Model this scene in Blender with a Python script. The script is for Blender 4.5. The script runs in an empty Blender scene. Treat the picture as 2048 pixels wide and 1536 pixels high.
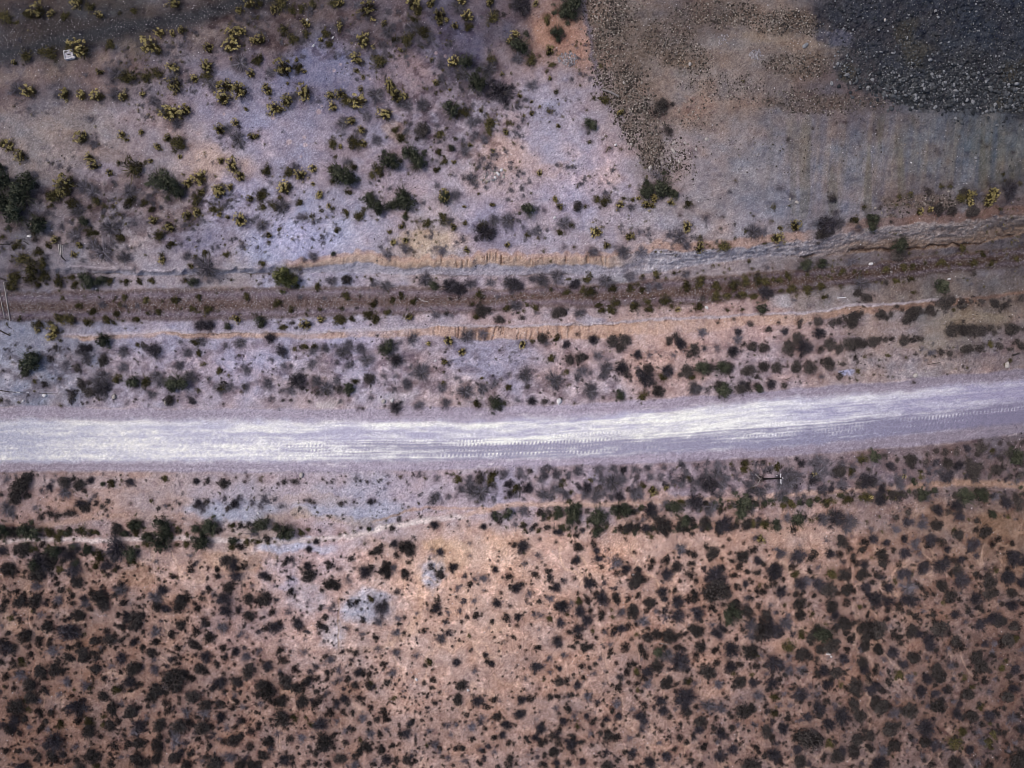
import bpy, math, random
import numpy as np
from mathutils import Vector, Matrix
R = math.radians
scene = bpy.context.scene
LINK = scene.collection.objects.link

# ------------------------------------------------------------------ camera, sky, sun, exposure
CAM_H = 117.0            # drone height over the road, metres
PPM = 13.0               # photo pixels per metre on the road's level
cam_data = bpy.data.cameras.new("drone_camera")
cam_data.sensor_width = 36.0
cam_data.lens = 36.0 * CAM_H / (2048 / PPM)
cam_data.clip_start = 1.0
cam_data.clip_end = 12000.0
cam = bpy.data.objects.new("drone_camera", cam_data)
cam.location = (0, 0, CAM_H)
cam.rotation_euler = (0, 0, 0)
LINK(cam)
scene.camera = cam

SUN_ELEV, SUN_AZ = R(60), R(-72)      # azimuth measured clockwise from the top of the photo
world = bpy.data.worlds.new("World")
scene.world = world
world.use_nodes = True
wn = world.node_tree
sky = wn.nodes.new("ShaderNodeTexSky")
sky.sky_type = 'NISHITA'
sky.sun_disc = False
sky.sun_elevation = SUN_ELEV
sky.sun_rotation = SUN_AZ
sky.air_density = 1.0
sky.dust_density = 3.0
sky.ozone_density = 1.0
wn.links.new(sky.outputs[0], wn.nodes["Background"].inputs[0])
wn.nodes["Background"].inputs[1].default_value = 0.112
sun_data = bpy.data.lights.new("sun", 'SUN')
sun_data.energy = 1.5
sun_data.angle = R(12)
sun_data.color = (1.0, 0.93, 0.86)
sun = bpy.data.objects.new("sun", sun_data)
d = Vector((math.sin(SUN_AZ) * math.cos(SUN_ELEV), math.cos(SUN_AZ) * math.cos(SUN_ELEV), math.sin(SUN_ELEV)))
sun.rotation_euler = d.to_track_quat('Z', 'Y').to_euler()
LINK(sun)
scene.view_settings.view_transform = 'Standard'
scene.view_settings.look = 'None'
scene.view_settings.gamma = 1.0
scene.view_settings.exposure = 0.35
scene.cycles.filter_width = 0.9
ILLUM = np.array([1.05, 1.06, 1.18])     # what a white ground shows under this light (linear)

# ------------------------------------------------------------------ numbers
def lin(c):
    c = np.asarray(c, dtype=np.float64) / 255.0
    return np.where(c <= 0.04045, c / 12.92, ((c + 0.055) / 1.055) ** 2.4)

def albedo(c):
    return np.clip(lin(c) / ILLUM, 0.004, 0.85)

_tab = np.random.RandomState(7).uniform(-1, 1, (16, 256, 256)).astype(np.float32)
def vnoise(x, y, s=0):
    x = np.asarray(x, np.float32); y = np.asarray(y, np.float32)
    xi = np.floor(x); yi = np.floor(y)
    fx = x - xi; fy = y - yi
    fx = fx * fx * (3 - 2 * fx); fy = fy * fy * (3 - 2 * fy)
    xi = xi.astype(np.int32); yi = yi.astype(np.int32)
    t = _tab[s % 16]
    x0 = (xi + 37 * s) & 255; x1 = (x0 + 1) & 255; y0 = (yi + 91 * s) & 255; y1 = (y0 + 1) & 255
    a = t[y0, x0]; b = t[y0, x1]; c = t[y1, x0]; e = t[y1, x1]
    return a + (b - a) * fx + (c - a) * fy + (a - b - c + e) * fx * fy

def fbm(x, y, octv=4, s=0, gain=0.5):
    r = 0; a = 1.0; n = 0; f = 1.0
    for i in range(octv):
        r = r + a * vnoise(x * f + 13.7 * i, y * f + 7.1 * i, s + i); n += a; a *= gain; f *= 2.03
    return r / n * 1.4

def sstep(a, b, x):
    t = np.clip((x - a) / (b - a), 0, 1)
    return t * t * (3 - 2 * t)

def curve(txt):
    p = np.array([[float(v) for v in w.split(',')] for w in txt.split()])
    return lambda x: np.interp(x, p[:, 0], p[:, 1])

def band(y, a, b, soft):
    return sstep(-soft, soft, y - a) * sstep(-soft, soft, b - y)
# plant survey: one sheet per survey tile (corner of the tile in photo units), then kind+x,y,radius read at 3.84x
TILES = [
((0,0), """O55,145,60 Y300,95,62 O230,120,45 Y400,110,30 O505,125,40 Y600,25,45 Y770,125,32 O690,60,40 Y1350,25,55 Y1930,30,50 Y1840,85,30 O1030,85,30 O920,105,22
O205,440,50 Y115,485,22 O395,410,60 O335,400,35 O525,375,35 Y640,390,78 O855,345,45 Y1235,260,38 Y1400,238,32 Y1185,370,75 Y1330,262,25 Y1790,275,55 Y1855,250,48 Y1785,365,60 Y1950,320,30 Y1610,375,40 V1850,490,70 O1960,470,30
O990,600,70 Y770,560,28 V900,570,60 O1130,595,50 O1205,570,50 Y1335,530,50 V1340,590,60 Y1350,660,58 Y1600,520,55 Y1500,610,35 O1590,590,50 V1630,650,50 Y1740,670,60 Y1850,715,65 Y1720,765,60 Y1930,570,35 Y235,710,52 Y505,730,45 V440,735,35 Y635,740,42 Y755,745,52 V890,730,55 Y955,745,40 V140,690,60 V1180,775,45 Y1100,725,25
Y1340,880,80 V1250,850,55 Y1430,860,50 V1360,955,45 V690,920,32 Y1695,1000,45 V1755,990,45 V1830,1065,65 Y1810,945,32 Y1890,840,20 Y1940,1055,30 Y640,1065,52 V720,1105,35 O25,1100,38 Y85,1125,45 Y170,1205,48 Y945,1040,32 Y975,1075,20 Y1090,1020,25 O1380,1110,70 Y1290,1065,30 Y1215,1130,32 Y690,1215,38 Y725,1275,40 Y1160,1240,22 Y1385,1205,20 Y850,1330,30 Y1790,1275,52 Y1700,1235,28 Y1850,1360,42 Y525,1435,75 O1030,1300,85 G1230,1370,80 G1350,1440,80 V650,1440,60 Y1540,1370,65 Y1450,1410,40 Y1690,1465,50 Y1770,1440,30 G60,1420,85 G210,1440,85 G10,1300,40 V270,1340,35 O400,1510,40 V1000,1470,55 O1550,1480,30"""),
((512,0), """O190,30,65 O30,30,30 Y140,85,32 O275,80,40 O350,75,35 O440,30,40 O600,20,55 Y655,30,30 Y865,75,60 V780,40,35 Y1215,30,60 O1240,90,35 Y1345,30,45 Y1570,10,45 Y1800,20,40 V1550,60,55 Y1410,125,48 Y1415,180,30 Y1465,160,22 Y1630,135,48 O1635,215,42 Y1530,205,28 O1815,135,60 O225,240,48 O290,300,48 Y385,190,38 O385,265,35 O540,260,42 O560,340,35 Y645,205,30 Y500,310,20 Y35,315,45 O20,470,50 Y835,325,58 Y985,190,25 O1220,160,32 V1010,245,50 V1200,220,55 O1290,250,55 O1160,310,60 O1075,300,35 V1340,290,40 Y1110,390,20 Y1950,320,30 Y315,465,18 Y215,535,70 V115,560,45 O330,530,45 Y370,550,22 Y770,465,45 Y770,545,22 O950,480,62 Y825,598,20 Y95,705,40 Y75,665,25 Y245,645,14
Y380,730,65 Y245,785,52 Y155,840,58 V300,740,40 Y575,740,38 Y655,730,48 Y590,825,38 O700,780,50 Y790,790,65 Y805,690,25 V745,820,35 V920,735,70 Y1030,660,48 Y1070,740,60 Y1140,745,38 V1110,790,50 V1165,815,45 V1280,810,55 Y1000,890,55 Y735,935,42 V670,950,55 Y810,1000,35 V850,890,45 O760,1100,65 O590,1105,45 Y830,1110,30 Y650,1130,22 V925,1080,45 O1065,1000,30 O1005,1055,20 O1115,1065,45 D1275,1000,62 V1150,1010,35 O1415,1035,38 O1460,990,22 Y1350,465,18 V1420,500,40 Y1515,485,48 G1620,490,60 V1590,570,60 G1700,650,80 V1790,540,70 O1810,460,40 O1560,595,30 E1870,710,88 Y1890,570,18 Y1380,640,25 O1290,680,22 Y1490,690,14 V1580,700,28 G1500,855,65 O1595,870,48 Y1730,850,20 V1660,945,45 O1800,950,55 O1790,1010,35 Y1920,1020,28 O1930,940,25
O1530,1070,28 G1500,1140,30 Y1645,1115,22 V1755,1075,40 V1680,1035,35 V1610,1170,40 O1405,1170,32 O1445,1245,32 Y1520,1250,20 O1785,1210,16 Y1820,1160,18 O1385,1305,32 G1190,1190,70 G1240,1265,75 G1040,1250,80 O1060,1190,25 G660,1345,95 G730,1390,55 O585,1300,38 O610,1205,25 O745,1285,35 V700,1245,35 O930,1310,55 O890,1350,30 O965,1345,25 Y440,1300,35 O80,1310,45 O255,1330,45 Y345,1345,48 V300,1290,35 Y225,1445,58 Y440,1415,18 Y490,1500,32 Y185,1520,22 O720,1480,28 O590,1390,30 V1385,1425,30 G880,1520,40 G1140,1515,70 Y1450,1510,50 V1530,1500,40 Y0,1050,25 O45,1500,50 V1655,1375,50"""),
((1024,0), """E75,55,75 V35,20,60 G440,50,90 G385,95,55 G440,130,60 G480,20,60 Y180,35,25 O265,148,40 G345,250,55 G350,310,25 Y25,270,35 G60,360,80 Y290,400,40 O145,470,52 O310,500,30 V40,450,50 V150,660,45 Y290,605,20 O340,705,28 O270,545,22 O525,655,18 Y60,740,22 O630,755,28 O705,770,45 Y150,785,14 Y215,820,12 O295,855,28 O575,848,14 Y830,870,28 Y150,875,20 V80,920,25 G595,970,52 Y355,970,20 O290,935,14 O595,1095,24 O695,1070,18 O725,1050,16 O745,1140,22 O725,1160,16 O835,1145,18 Y210,1330,25 D1145,820,60 D1100,860,30 D1200,1000,38 O1290,1275,15 G1150,1440,85 G1020,1480,55 G1030,1410,28 V1130,1350,50 G1235,1500,35 O1720,1385,18 V1670,1480,28 O680,505,25 O1775,625,18 Y330,1530,22 Y970,1525,20 O860,1525,25 Y1090,1525,30"""),
((1536,0), """D155,1075,20 D345,990,12 D1470,1050,14 V85,1450,30 V185,1510,25 D490,1515,35 D560,1120,10 D525,945,10 D600,945,10 D1640,1085,10 D1680,1125,12 D1880,1170,10 D1235,1465,30 O1090,1490,30 O1325,1425,28 O1400,1430,28 O1000,1510,25 Y1540,1500,40 Y1720,1490,42 V1720,1420,40 E1840,1460,70 O1940,1410,25 O1800,1340,25 O1815,1385,20"""),
((0,380), """G30,100,85 G195,60,90 G130,200,85 G200,30,60 G325,270,75 O445,40,70 Y470,20,35 O385,40,35 V720,20,55 V1010,20,55 O560,110,55 V600,150,55 O745,90,40 O690,135,25 O800,120,28 O1010,95,55 O1110,105,35 O920,80,22 O870,130,25 O860,215,22 O1170,150,30 Y1185,235,35 G1380,15,60 O1545,20,35 O1510,80,50 Y1560,15,20 O1775,80,20 Y1925,70,30 Y1690,15,48 O1915,120,15 O1640,150,40 O1690,150,28 Y1690,190,22 Y1445,195,38 Y1520,178,38 Y1310,290,45 Y1855,235,55 Y1750,210,20 O1225,355,48 O1320,425,42 O930,370,42 G655,250,40 O690,325,40 O740,330,30 V480,280,32 O265,320,35 D270,380,32 Y430,385,32 O130,425,40 O180,440,20 O375,425,30 V570,345,50 V860,300,70 V800,480,75 V720,420,50 Y620,430,30 Y575,495,28 O1120,500,18 O1015,445,14 Y1250,540,32 O1245,500,28 V1435,510,35 O1505,520,28 O1580,490,35 Y1470,588,25 V1600,610,90 V1550,560,45 O1740,495,30 O1860,410,20 V960,520,55 V1030,610,28 V710,510,28 V640,540,30
O180,530,60 O240,600,70 O300,480,45 O330,570,50 O240,690,50 O340,660,55 V350,540,45 O110,690,55 O90,740,50 O130,650,40 O20,360,25 O455,700,50 O555,675,30 O585,730,38 G665,690,55 G720,720,50 G790,705,45 O840,700,35 O930,705,22 O978,710,32 O1072,700,30 O1165,700,32 O1420,700,28 G1497,712,42 O290,730,30 O480,830,28 O760,825,18 O890,830,22 O960,825,32 O1125,845,32 O1250,855,20 O1345,850,40 O1530,825,30 O1897,822,32 V790,885,35 O610,885,30 O930,880,25 V960,890,30 O1480,910,30 O1600,925,42 O1390,910,18 O1220,935,32 O1140,940,25 O900,950,35 O990,940,20 O720,930,35 V1060,900,30
O460,990,45 O540,995,55 O680,1010,40 O825,1000,38 O880,1020,28 O940,1005,22 O1050,1000,35 O150,995,25 O290,1040,45 Y295,1080,25 Y430,1085,55 Y405,1130,38 O380,1020,28 E1540,1040,45 E1610,1040,50 Y1820,990,35 G1755,1050,32 G815,1150,60 D430,1210,28 V460,1240,22 D395,1295,32 G260,1320,80 G215,1385,50 G290,1290,50 E640,1215,40 E690,1215,35 V600,1250,30 V670,1290,55 D800,1305,45 V945,1360,42 V510,1340,38 D595,1360,38 D600,1385,25 D1110,1200,35 E1190,1235,60 V950,1240,45 O1060,1190,28 V1440,1250,40 O1530,1250,30 V1550,1165,45 V1390,1165,25 O1500,1170,40 V1845,1175,48 V1730,1195,30 V1945,1175,20 O1840,1275,20 O1560,1340,28 O1690,1390,32 O1760,1425,22 V1870,1360,30 V1900,1390,35 V1380,1350,40 V800,1430,60 O900,1445,45 V720,1460,35 D630,1490,40 D690,1480,28 G1030,1470,55 O1130,1470,50 V1210,1430,50 V1240,1480,50 G1380,1470,75 G1340,1500,55 V1470,1440,50 V1605,1450,30 O270,1470,25 D345,1490,30 O465,1450,22 O1700,1510,50 V1770,1510,40 V1890,1510,35 V780,1510,70 V640,1500,30"""),
((512,380), """O235,5,35 Y490,45,28 O718,20,22 O40,45,45 O100,35,15 O140,130,45 V200,130,65 O190,65,22 O335,100,32 O50,140,35 O500,160,25 O490,130,15 Y560,125,20 O590,155,28 V355,210,40 O425,205,26 O380,215,25 O500,220,15 O545,210,22 O590,210,18 O690,180,35 O675,230,12 O790,200,50 O825,150,25 G880,90,55 G960,140,65 G1140,100,80 G1050,130,45 O1155,195,35 O1235,150,15 V1285,95,28 O1335,140,20 G1455,75,52 V1530,35,35 Y1600,130,15 Y1815,115,22 Y1710,30,12 O1440,230,50 V1490,240,35 O1310,260,42 O1235,240,20 Y1605,258,22 Y1520,290,30 Y1115,285,22 O1140,270,25 Y1055,405,30 Y1150,390,28 Y1025,325,20 O185,300,24 O622,305,30 O598,350,12 Y100,350,28 O95,400,22 V55,270,50 O1740,270,48 E1760,330,75 V1830,240,50 V1930,240,60 Y1615,460,26 V1585,380,28 Y1930,425,25 V1430,470,40 V1150,460,35 O1215,480,18 V1010,495,40 V960,450,30 G595,490,20 O45,570,32 V440,510,40 V370,540,25
B205,650,62 B250,700,70 B300,690,48 B190,690,45 V290,600,25 O340,610,22 O480,742,40 V580,705,45 D700,690,42 O838,668,18 O885,690,25 V905,720,35 V1000,740,50 O930,655,14 V1300,690,55 G1370,735,45 E1500,745,65 E1565,755,50 V1650,720,40 V1800,710,40 V1940,715,50 O40,715,12 O110,690,10 O365,745,15 V345,820,30 O170,870,40 O270,920,30 O400,920,22 V530,835,25 O690,815,40 O800,815,20 O490,915,28 O660,910,28 D775,910,22 O900,870,38 O1120,815,32 O1050,850,30 O1210,855,32 O1165,915,16 O1720,800,40 V1850,820,28 O1660,880,25 O1930,910,35 O640,1000,50 O680,990,35 O740,990,30 O860,965,45 O920,990,45 O1005,940,32 Y500,995,32 Y385,1035,48 O215,1055,35 D305,1060,22 G40,1020,50 D280,1020,28 Y1175,980,35 V1380,960,42 D1460,950,28 D1730,930,50 D1790,925,35 O1690,975,35 D1870,1000,42 V1500,970,25
E115,1140,42 E200,1240,48 O375,1210,38 O455,1200,32 V440,1240,35 O295,1225,25 V540,1215,38 V610,1195,25 V670,1245,55 V710,1190,45 V800,1220,45 G990,1210,60 V1050,1200,55 D930,1120,20 V1200,1140,45 V1225,1120,20 E1080,1310,55 Y1325,1180,22 Y1480,1160,38 Y1585,1245,30 Y1450,1320,28 O1465,1220,15 V1620,1120,60 V1740,1110,40 V430,1340,42 V620,1320,28 V715,1345,40 V850,1300,60 V210,1355,30 V270,1355,25 V120,1300,25 D310,1285,12 V1270,1400,75 D875,1450,50 E320,1465,65 V470,1470,48 V95,1490,45 V620,1470,35 O765,1470,30 G715,1520,45 V980,1430,30 V1075,1430,30 O1440,1480,28 V1540,1440,25 Y1735,1445,15 O1880,1450,22 V1150,1490,45 V1830,1490,35 V540,1520,60 V1940,1420,30"""),
((1024,380), """G1030,15,55 G1155,25,55 G1235,35,35 Y335,80,25 Y370,130,30 G130,165,60 V250,160,22 D505,130,42 O560,130,25 O710,85,50 O650,75,30 V720,30,30 Y830,115,32 Y925,75,20 Y972,65,12 O850,65,18 Y1030,115,40 Y1090,75,32 Y1075,125,25 Y1220,95,32 O1350,115,38 V915,135,35 D1290,195,12 D1620,208,14 O1830,180,14 O1855,200,16 D1710,265,18 O1600,295,14 D1900,240,8 Y1340,290,40 Y645,325,48 Y900,360,40 Y725,425,30 V400,260,60 O370,330,30 O460,270,30 O110,345,28 V190,320,45 O200,370,22 O480,440,18 V400,440,22 O240,470,20 V620,480,42 V850,480,55 V990,480,45 V1050,300,25 V980,325,32 V1045,345,32 V1210,350,35 V1250,310,30 V1280,370,60 O1450,370,25 Y1435,445,45 V1340,430,40 O1620,435,55 O1520,430,14 V1850,325,60 O1790,310,25 V1925,330,40 O1710,375,20 V1490,220,30 O1940,410,25
O1000,672,28 O1100,640,32 O1105,680,28 O1180,680,20 O1243,638,24 V1330,645,35 O1468,622,18 O1545,585,20 O1590,578,16 O1672,610,20 O1845,605,22 O1820,550,25 V1960,600,25 O570,680,45 O430,685,25 V340,670,55 V230,700,60 V160,680,35 E20,730,60 E480,725,42 V720,700,60 V900,660,45 O540,770,32 O420,785,30 O600,785,50 O300,765,25 O770,760,40 O905,760,35 O970,730,25 O1000,770,30 V1050,750,35 V1120,740,35 O1340,740,45 O1440,710,50 O1570,735,42 O1700,720,50 O1790,705,45 O1880,695,50 O1940,700,40 O1560,820,45 O1650,815,35 O1770,810,45 O1850,820,35 D1460,830,30 E1940,795,55 O665,885,30 O790,870,40 O690,930,35 O760,920,45 O945,900,55 O1050,920,42 O1170,850,48 O1225,895,26 O1040,860,30 O1295,870,18 O1130,910,20 O1430,910,45 Y1270,920,25 O1650,928,28 O1765,920,28 G1905,920,45 D335,955,48 D385,940,42 V520,950,48 D75,985,30 O180,905,30 V30,890,50 V190,945,25
E620,1150,40 D770,1160,50 D860,1155,52 D830,1215,40 E415,1185,32 D500,1110,18 O335,1140,35 D235,1140,45 V265,1180,30 O160,1160,25 Y80,1190,32 D1260,1125,36 D1210,1145,36 E1290,1180,50 D1205,1175,30 D1400,1230,45 D1360,1260,38 V1480,1210,32 V1460,1095,40 V1570,1220,32 E1695,1240,48 D1580,1020,20 D1700,995,22 E1735,1090,32 D1830,1030,32 V1730,1150,42 D1840,1200,42 D1930,1215,42 D1775,1185,25 D1960,1070,25 V1105,1238,16 O300,1290,35 D440,1300,40 D520,1285,45 D560,1280,30 V655,1275,42 E960,1265,35 V970,1295,22 V1235,1272,26 V960,1368,26 V1050,1270,32 V540,1390,45 V720,1370,55 V700,1420,40 E840,1370,55 D880,1420,35 V600,1400,30 O420,1400,28 V500,1440,35 V330,1460,65 V100,1420,60 V270,1440,25 D1040,1370,42 E1020,1440,65 E1185,1390,50 O1160,1440,38 D1340,1390,55 O1370,1440,35 D1290,1420,30 G1450,1380,55 D1520,1370,40 G1600,1370,60 D1660,1370,48 D1810,1390,55 D1750,1335,15 D1880,1430,25 D1930,1360,45 V910,1470,22 D540,1460,18 V1400,1520,50 D1600,1520,55 E1770,1510,50 D1880,1510,38 V1490,1525,20 D120,1510,25 V610,1520,40"""),
((1536,380), """E495,75,30 O735,135,28 G790,230,52 G785,290,40 O35,135,28 O165,120,20 O25,240,18 Y205,275,45 Y90,295,22 Y65,370,50 V520,180,30 E430,270,75 D420,340,55 V540,260,50 O660,240,40 V690,290,32 Y1160,170,32 Y1240,155,25 D1305,150,45 D1405,165,40 D1565,165,48 Y1540,40,32 Y1545,100,28 O1480,65,45 Y1690,75,42 Y1680,110,32 Y1720,20,30 D1500,20,40 V1600,40,50 O1780,150,25 D1920,75,15 V960,170,25 D945,245,20 O1010,60,20 V1090,30,30 D1240,20,15 D860,140,20 G1005,420,60 D990,500,55 O1490,450,32 O1085,485,20 O1290,485,22 O1640,490,30 O1895,520,28 O1580,560,35 O1705,565,32 O1330,555,35 O1205,560,25 O1390,595,20 G275,570,45 G400,570,42 V640,545,45 O905,612,34 O1040,590,36 O1110,590,30 O570,625,30 O545,650,18 O660,630,25 O700,630,20 O300,650,25 O150,660,35 O90,690,30 O40,685,28 O390,670,20 O460,660,22 O180,760,45 O300,765,45 O400,745,40 O560,740,25 O100,770,25 V710,720,65 D690,800,40 D750,840,50 O870,712,20 D905,710,28 O980,695,32 O1040,700,22 O1100,690,30 G1300,745,65 O1110,790,25 O430,820,34 V190,850,28 D1580,640,25 O1750,550,18 O1905,600,10 V1560,730,25 O830,710,18 O1350,575,22 D20,800,30
D1350,870,60 D1400,850,40 D1300,880,35 D1480,875,45 D1560,855,30 D1635,855,35 D1735,870,40 D1810,890,38 D1850,850,20 O1420,920,25 D1940,830,35 D1105,950,55 D1150,930,40 D1060,995,40 D1230,920,40 D1270,950,28 D985,895,25 D1030,920,22 D940,955,28 D860,960,42 D910,980,25 D650,980,50 D640,1020,50 D540,1010,35 D490,1020,38 D710,950,30 D590,985,30 D380,1010,40 D320,1025,20 D245,1010,30 D240,1045,25 D80,1020,20 D135,980,14 E390,1100,45 E125,1085,32 D215,1130,42 D50,1130,16 D10,1070,25 D150,1215,55 E270,1210,65 D230,1170,35 D400,1225,35 D470,1180,50 D540,1220,40 D610,1180,50 D690,1175,50 D640,1200,40 D740,1180,35 D800,1165,45 D850,1150,35 D900,1150,30 D945,1145,25 D1040,1160,40 D1110,1150,40 D1170,1145,30 V1185,1220,30 D1400,1075,50 D1390,1100,40 D1480,1070,55 D1550,1075,50 D1620,1080,50 D1700,1060,35 D1770,1060,22 D1740,1100,28 D1860,1070,50 D1920,1060,25 D1955,1070,20 D1515,1225,45 D1610,1220,40 O1705,1185,30 D1770,1195,38 D1650,1200,25 D1855,1225,28 D1910,1170,35 D1940,1200,40 D1325,1250,32 D1390,1255,32 V1250,1255,35 D1135,1260,18 O1060,1285,18 O920,1270,28 D855,1305,18 D790,1265,14 O740,1280,22 D670,1285,25 D685,1325,16 D60,1365,45 D150,1350,20 D220,1330,38 D210,1375,42 D320,1370,50 D310,1320,28 D455,1335,52 D570,1335,30 O690,1395,28 D545,1435,32 V405,1430,30 V1210,1310,22 D850,1350,18 O1860,1310,25 O1820,1340,20 E20,1490,40 D125,1500,32 D240,1470,14 D1120,1480,16"""),
((0,760), """D565,100,40 D555,150,38 D690,90,50 E790,60,60 O150,175,20 O10,155,25 V65,165,28 O470,195,22 V1165,110,40 D1045,148,16 D880,130,25 D1305,160,42 E1475,160,30 O1525,85,25 V1710,70,45 V1650,50,30 O1860,95,18 O1870,45,25 D1620,130,12 V1145,195,18 V970,185,22 D1715,185,14 D785,150,14 D1100,155,10 D670,175,15
D200,770,60 D165,830,75 D235,750,40 D120,900,55 V55,765,32 V410,770,28 E385,820,30 V340,740,18 D290,730,16 D505,785,50 D565,760,28 V500,860,50 D620,800,48 D590,830,30 E700,770,32 D650,850,25 V325,850,25 O860,795,40 G795,795,20 O935,775,22 E1000,785,35 O1270,760,30 O1165,925,24 V1355,935,20 D1005,945,10 D5,880,25 V60,985,55 V95,1030,35 V275,985,28 D130,1050,14 D320,1050,32 D390,1025,38 D440,1045,35 D500,1030,32 D560,1020,40 E620,950,40 D660,980,45 V690,925,32 D740,945,28 D790,970,30 D830,930,25 D815,1000,22 V725,890,28 D1220,985,25 V1270,970,25 D1300,960,18 D1325,990,14 D1380,950,18 E1530,945,35 D1590,935,30 V1560,985,35 D1500,965,25 D1640,945,14 V1720,915,28 E1800,950,40 V1840,915,32 D1750,985,28 V1940,940,30 E1510,775,30 D1595,775,30 D1720,795,42 D1880,780,20 D1810,750,12 D1665,790,14 D1900,740,10
G10,1130,40 G60,1170,60 D130,1170,45 G250,1160,75 G200,1150,50 O385,1170,45 O470,1180,40 O450,1215,40 O530,1170,35 O570,1225,20 O640,1155,48 D690,1195,18 O720,1165,30 D900,1150,50 G970,1180,32 G1055,1095,48 O1040,1130,55 O1000,1110,28 O1105,1135,22 G1270,1110,65 G1270,1165,60 G1265,1240,65 O1370,1145,28 G1140,1210,50 O1125,1265,32 O1360,1265,25 O1435,1260,32 G1560,1240,72 G1510,1140,40 G1640,1125,62 G1590,1110,35 O1780,1120,30 D1850,1115,25 D1910,1110,30 D1950,1110,25 G1790,1230,40 O1780,1280,35 D1850,1280,40 O1900,1245,32 O1945,1240,28 V1950,1170,40 D1885,1335,14
D330,1260,38 D120,1300,35 D190,1300,60 O240,1300,30 E20,1310,45 O60,1340,20 G440,1310,48 D400,1370,55 E340,1400,75 G280,1410,50 E540,1340,60 V590,1280,35 G690,1295,38 D660,1330,30 O770,1355,45 O740,1420,35 E910,1290,85 V880,1350,45 G1020,1330,55 O1010,1380,40 E575,1450,60 G590,1400,30 O460,1450,35 D370,1450,35 D85,1450,60 D40,1470,30 D290,1500,60 D430,1520,20 E830,1420,40 O890,1455,25 O785,1475,20 O810,1505,22 O700,1465,18 V1200,1390,24 O1220,1445,14 D1155,1450,12 O1310,1490,16 O1275,1460,12 D1465,1450,38 V1465,1345,25 D1465,1388,10 D1675,1505,30 D1600,1440,14 D1740,1385,50 E1790,1435,40 D1870,1430,35 E1810,1500,45 D1830,1380,14 D1060,1430,14 O1360,1520,20 D190,1510,20 D1895,1400,15"""),
((512,760), """D470,90,32 O545,90,30 D640,70,40 G720,75,40 V200,80,25 V270,85,40 V120,145,28 D205,155,20 D270,155,18 D415,165,22 V180,225,22 V650,165,28 V880,135,28 V1425,60,40 E1075,205,48 V1250,190,40 V1460,180,40 O1340,210,14 O1560,178,16 O1700,175,40 G1840,180,60 O1910,180,25 V1605,90,60 V1740,70,50 O1940,55,30 D990,200,14 V790,215,20 D820,220,15 V1060,70,28 V1170,30,35 D960,130,12 V1620,110,25 D715,155,8
O35,765,22 D170,800,18 D220,785,28 D300,780,35 D385,790,14 D515,765,16 D545,790,14 D585,785,16 D680,785,14 D690,740,12 V770,760,28 D800,770,16 D855,785,18 O960,765,18 V1000,735,22 O1110,745,22 D1015,795,14 D1160,785,14 D1210,730,14 O1295,750,22 V1250,730,25 D1460,720,14 V1390,750,30 O1520,725,22 O1550,765,40 V1640,750,30 D1720,750,45 O1820,715,40 O1800,770,45 V1900,715,35 V1880,750,28 E1940,800,35 V1640,790,45 V1575,840,35 V1730,865,70 V1660,850,55 V1825,820,32 O1700,935,22 V1650,910,22 V1370,905,50 V1260,880,25 V1480,900,30 V1530,895,20 V1830,900,28 E1950,870,35 O1920,905,20 V1430,940,16 V70,915,38 V140,915,30 V35,970,30 V190,970,25 V235,970,20 D415,925,22 D445,940,20 D370,925,12 D650,950,28 D690,935,16 D750,940,16 E880,935,26 D915,930,18 D630,895,10 D1065,920,12 D800,905,10
G50,1100,60 G160,1135,35 G245,1150,65 O200,1190,30 O345,1170,35 O400,1150,28 D490,1158,20 D85,1215,40 O20,1235,30 O95,1250,28 O145,1245,18 O405,1250,18 E465,1240,28 O535,1235,18 D595,1230,14 O650,1180,22 O680,1165,18 O700,1180,16 O755,1165,22 D805,1135,16 G870,1140,22 O835,1250,20 D910,1230,14 D1045,1140,32 D1095,1070,24 O1000,1080,16 D1160,1080,10 D1300,1055,10 E1370,1110,35 D1325,1130,14 D1500,1050,12 D1480,1105,12 D1550,1120,10 V1640,1115,20 E1745,1125,28 G1930,1025,45 E1830,1040,32 D1870,1085,28 O1925,1130,22 D1800,1110,14
E410,1300,28 O475,1325,14 O165,1365,18 D240,1360,14 D220,1415,25 V290,1410,25 D330,1440,16 D570,1420,38 D735,1370,32 V645,1450,22 D785,1358,8 D785,1300,8 D935,1310,45 D890,1330,30 D965,1270,28 E1060,1260,35 D1160,1275,60 D1180,1320,45 D1080,1340,35 E840,1470,60 D880,1440,35 D990,1395,20 D1000,1460,55 V1060,1440,35 D1170,1400,25 D1145,1490,45 D960,1480,30 E400,1430,42 D410,1500,60 E60,1500,40 D100,1520,35 E1415,1320,38 V1350,1300,18 D1330,1370,18 V1370,1355,22 D1410,1490,45 E1510,1435,40 V1640,1250,20 V1640,1350,20 E1835,1455,28 V1740,1520,35 D1940,1510,35 D1950,1255,14 D75,1390,10 D30,1430,10 D150,1415,8"""),
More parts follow.
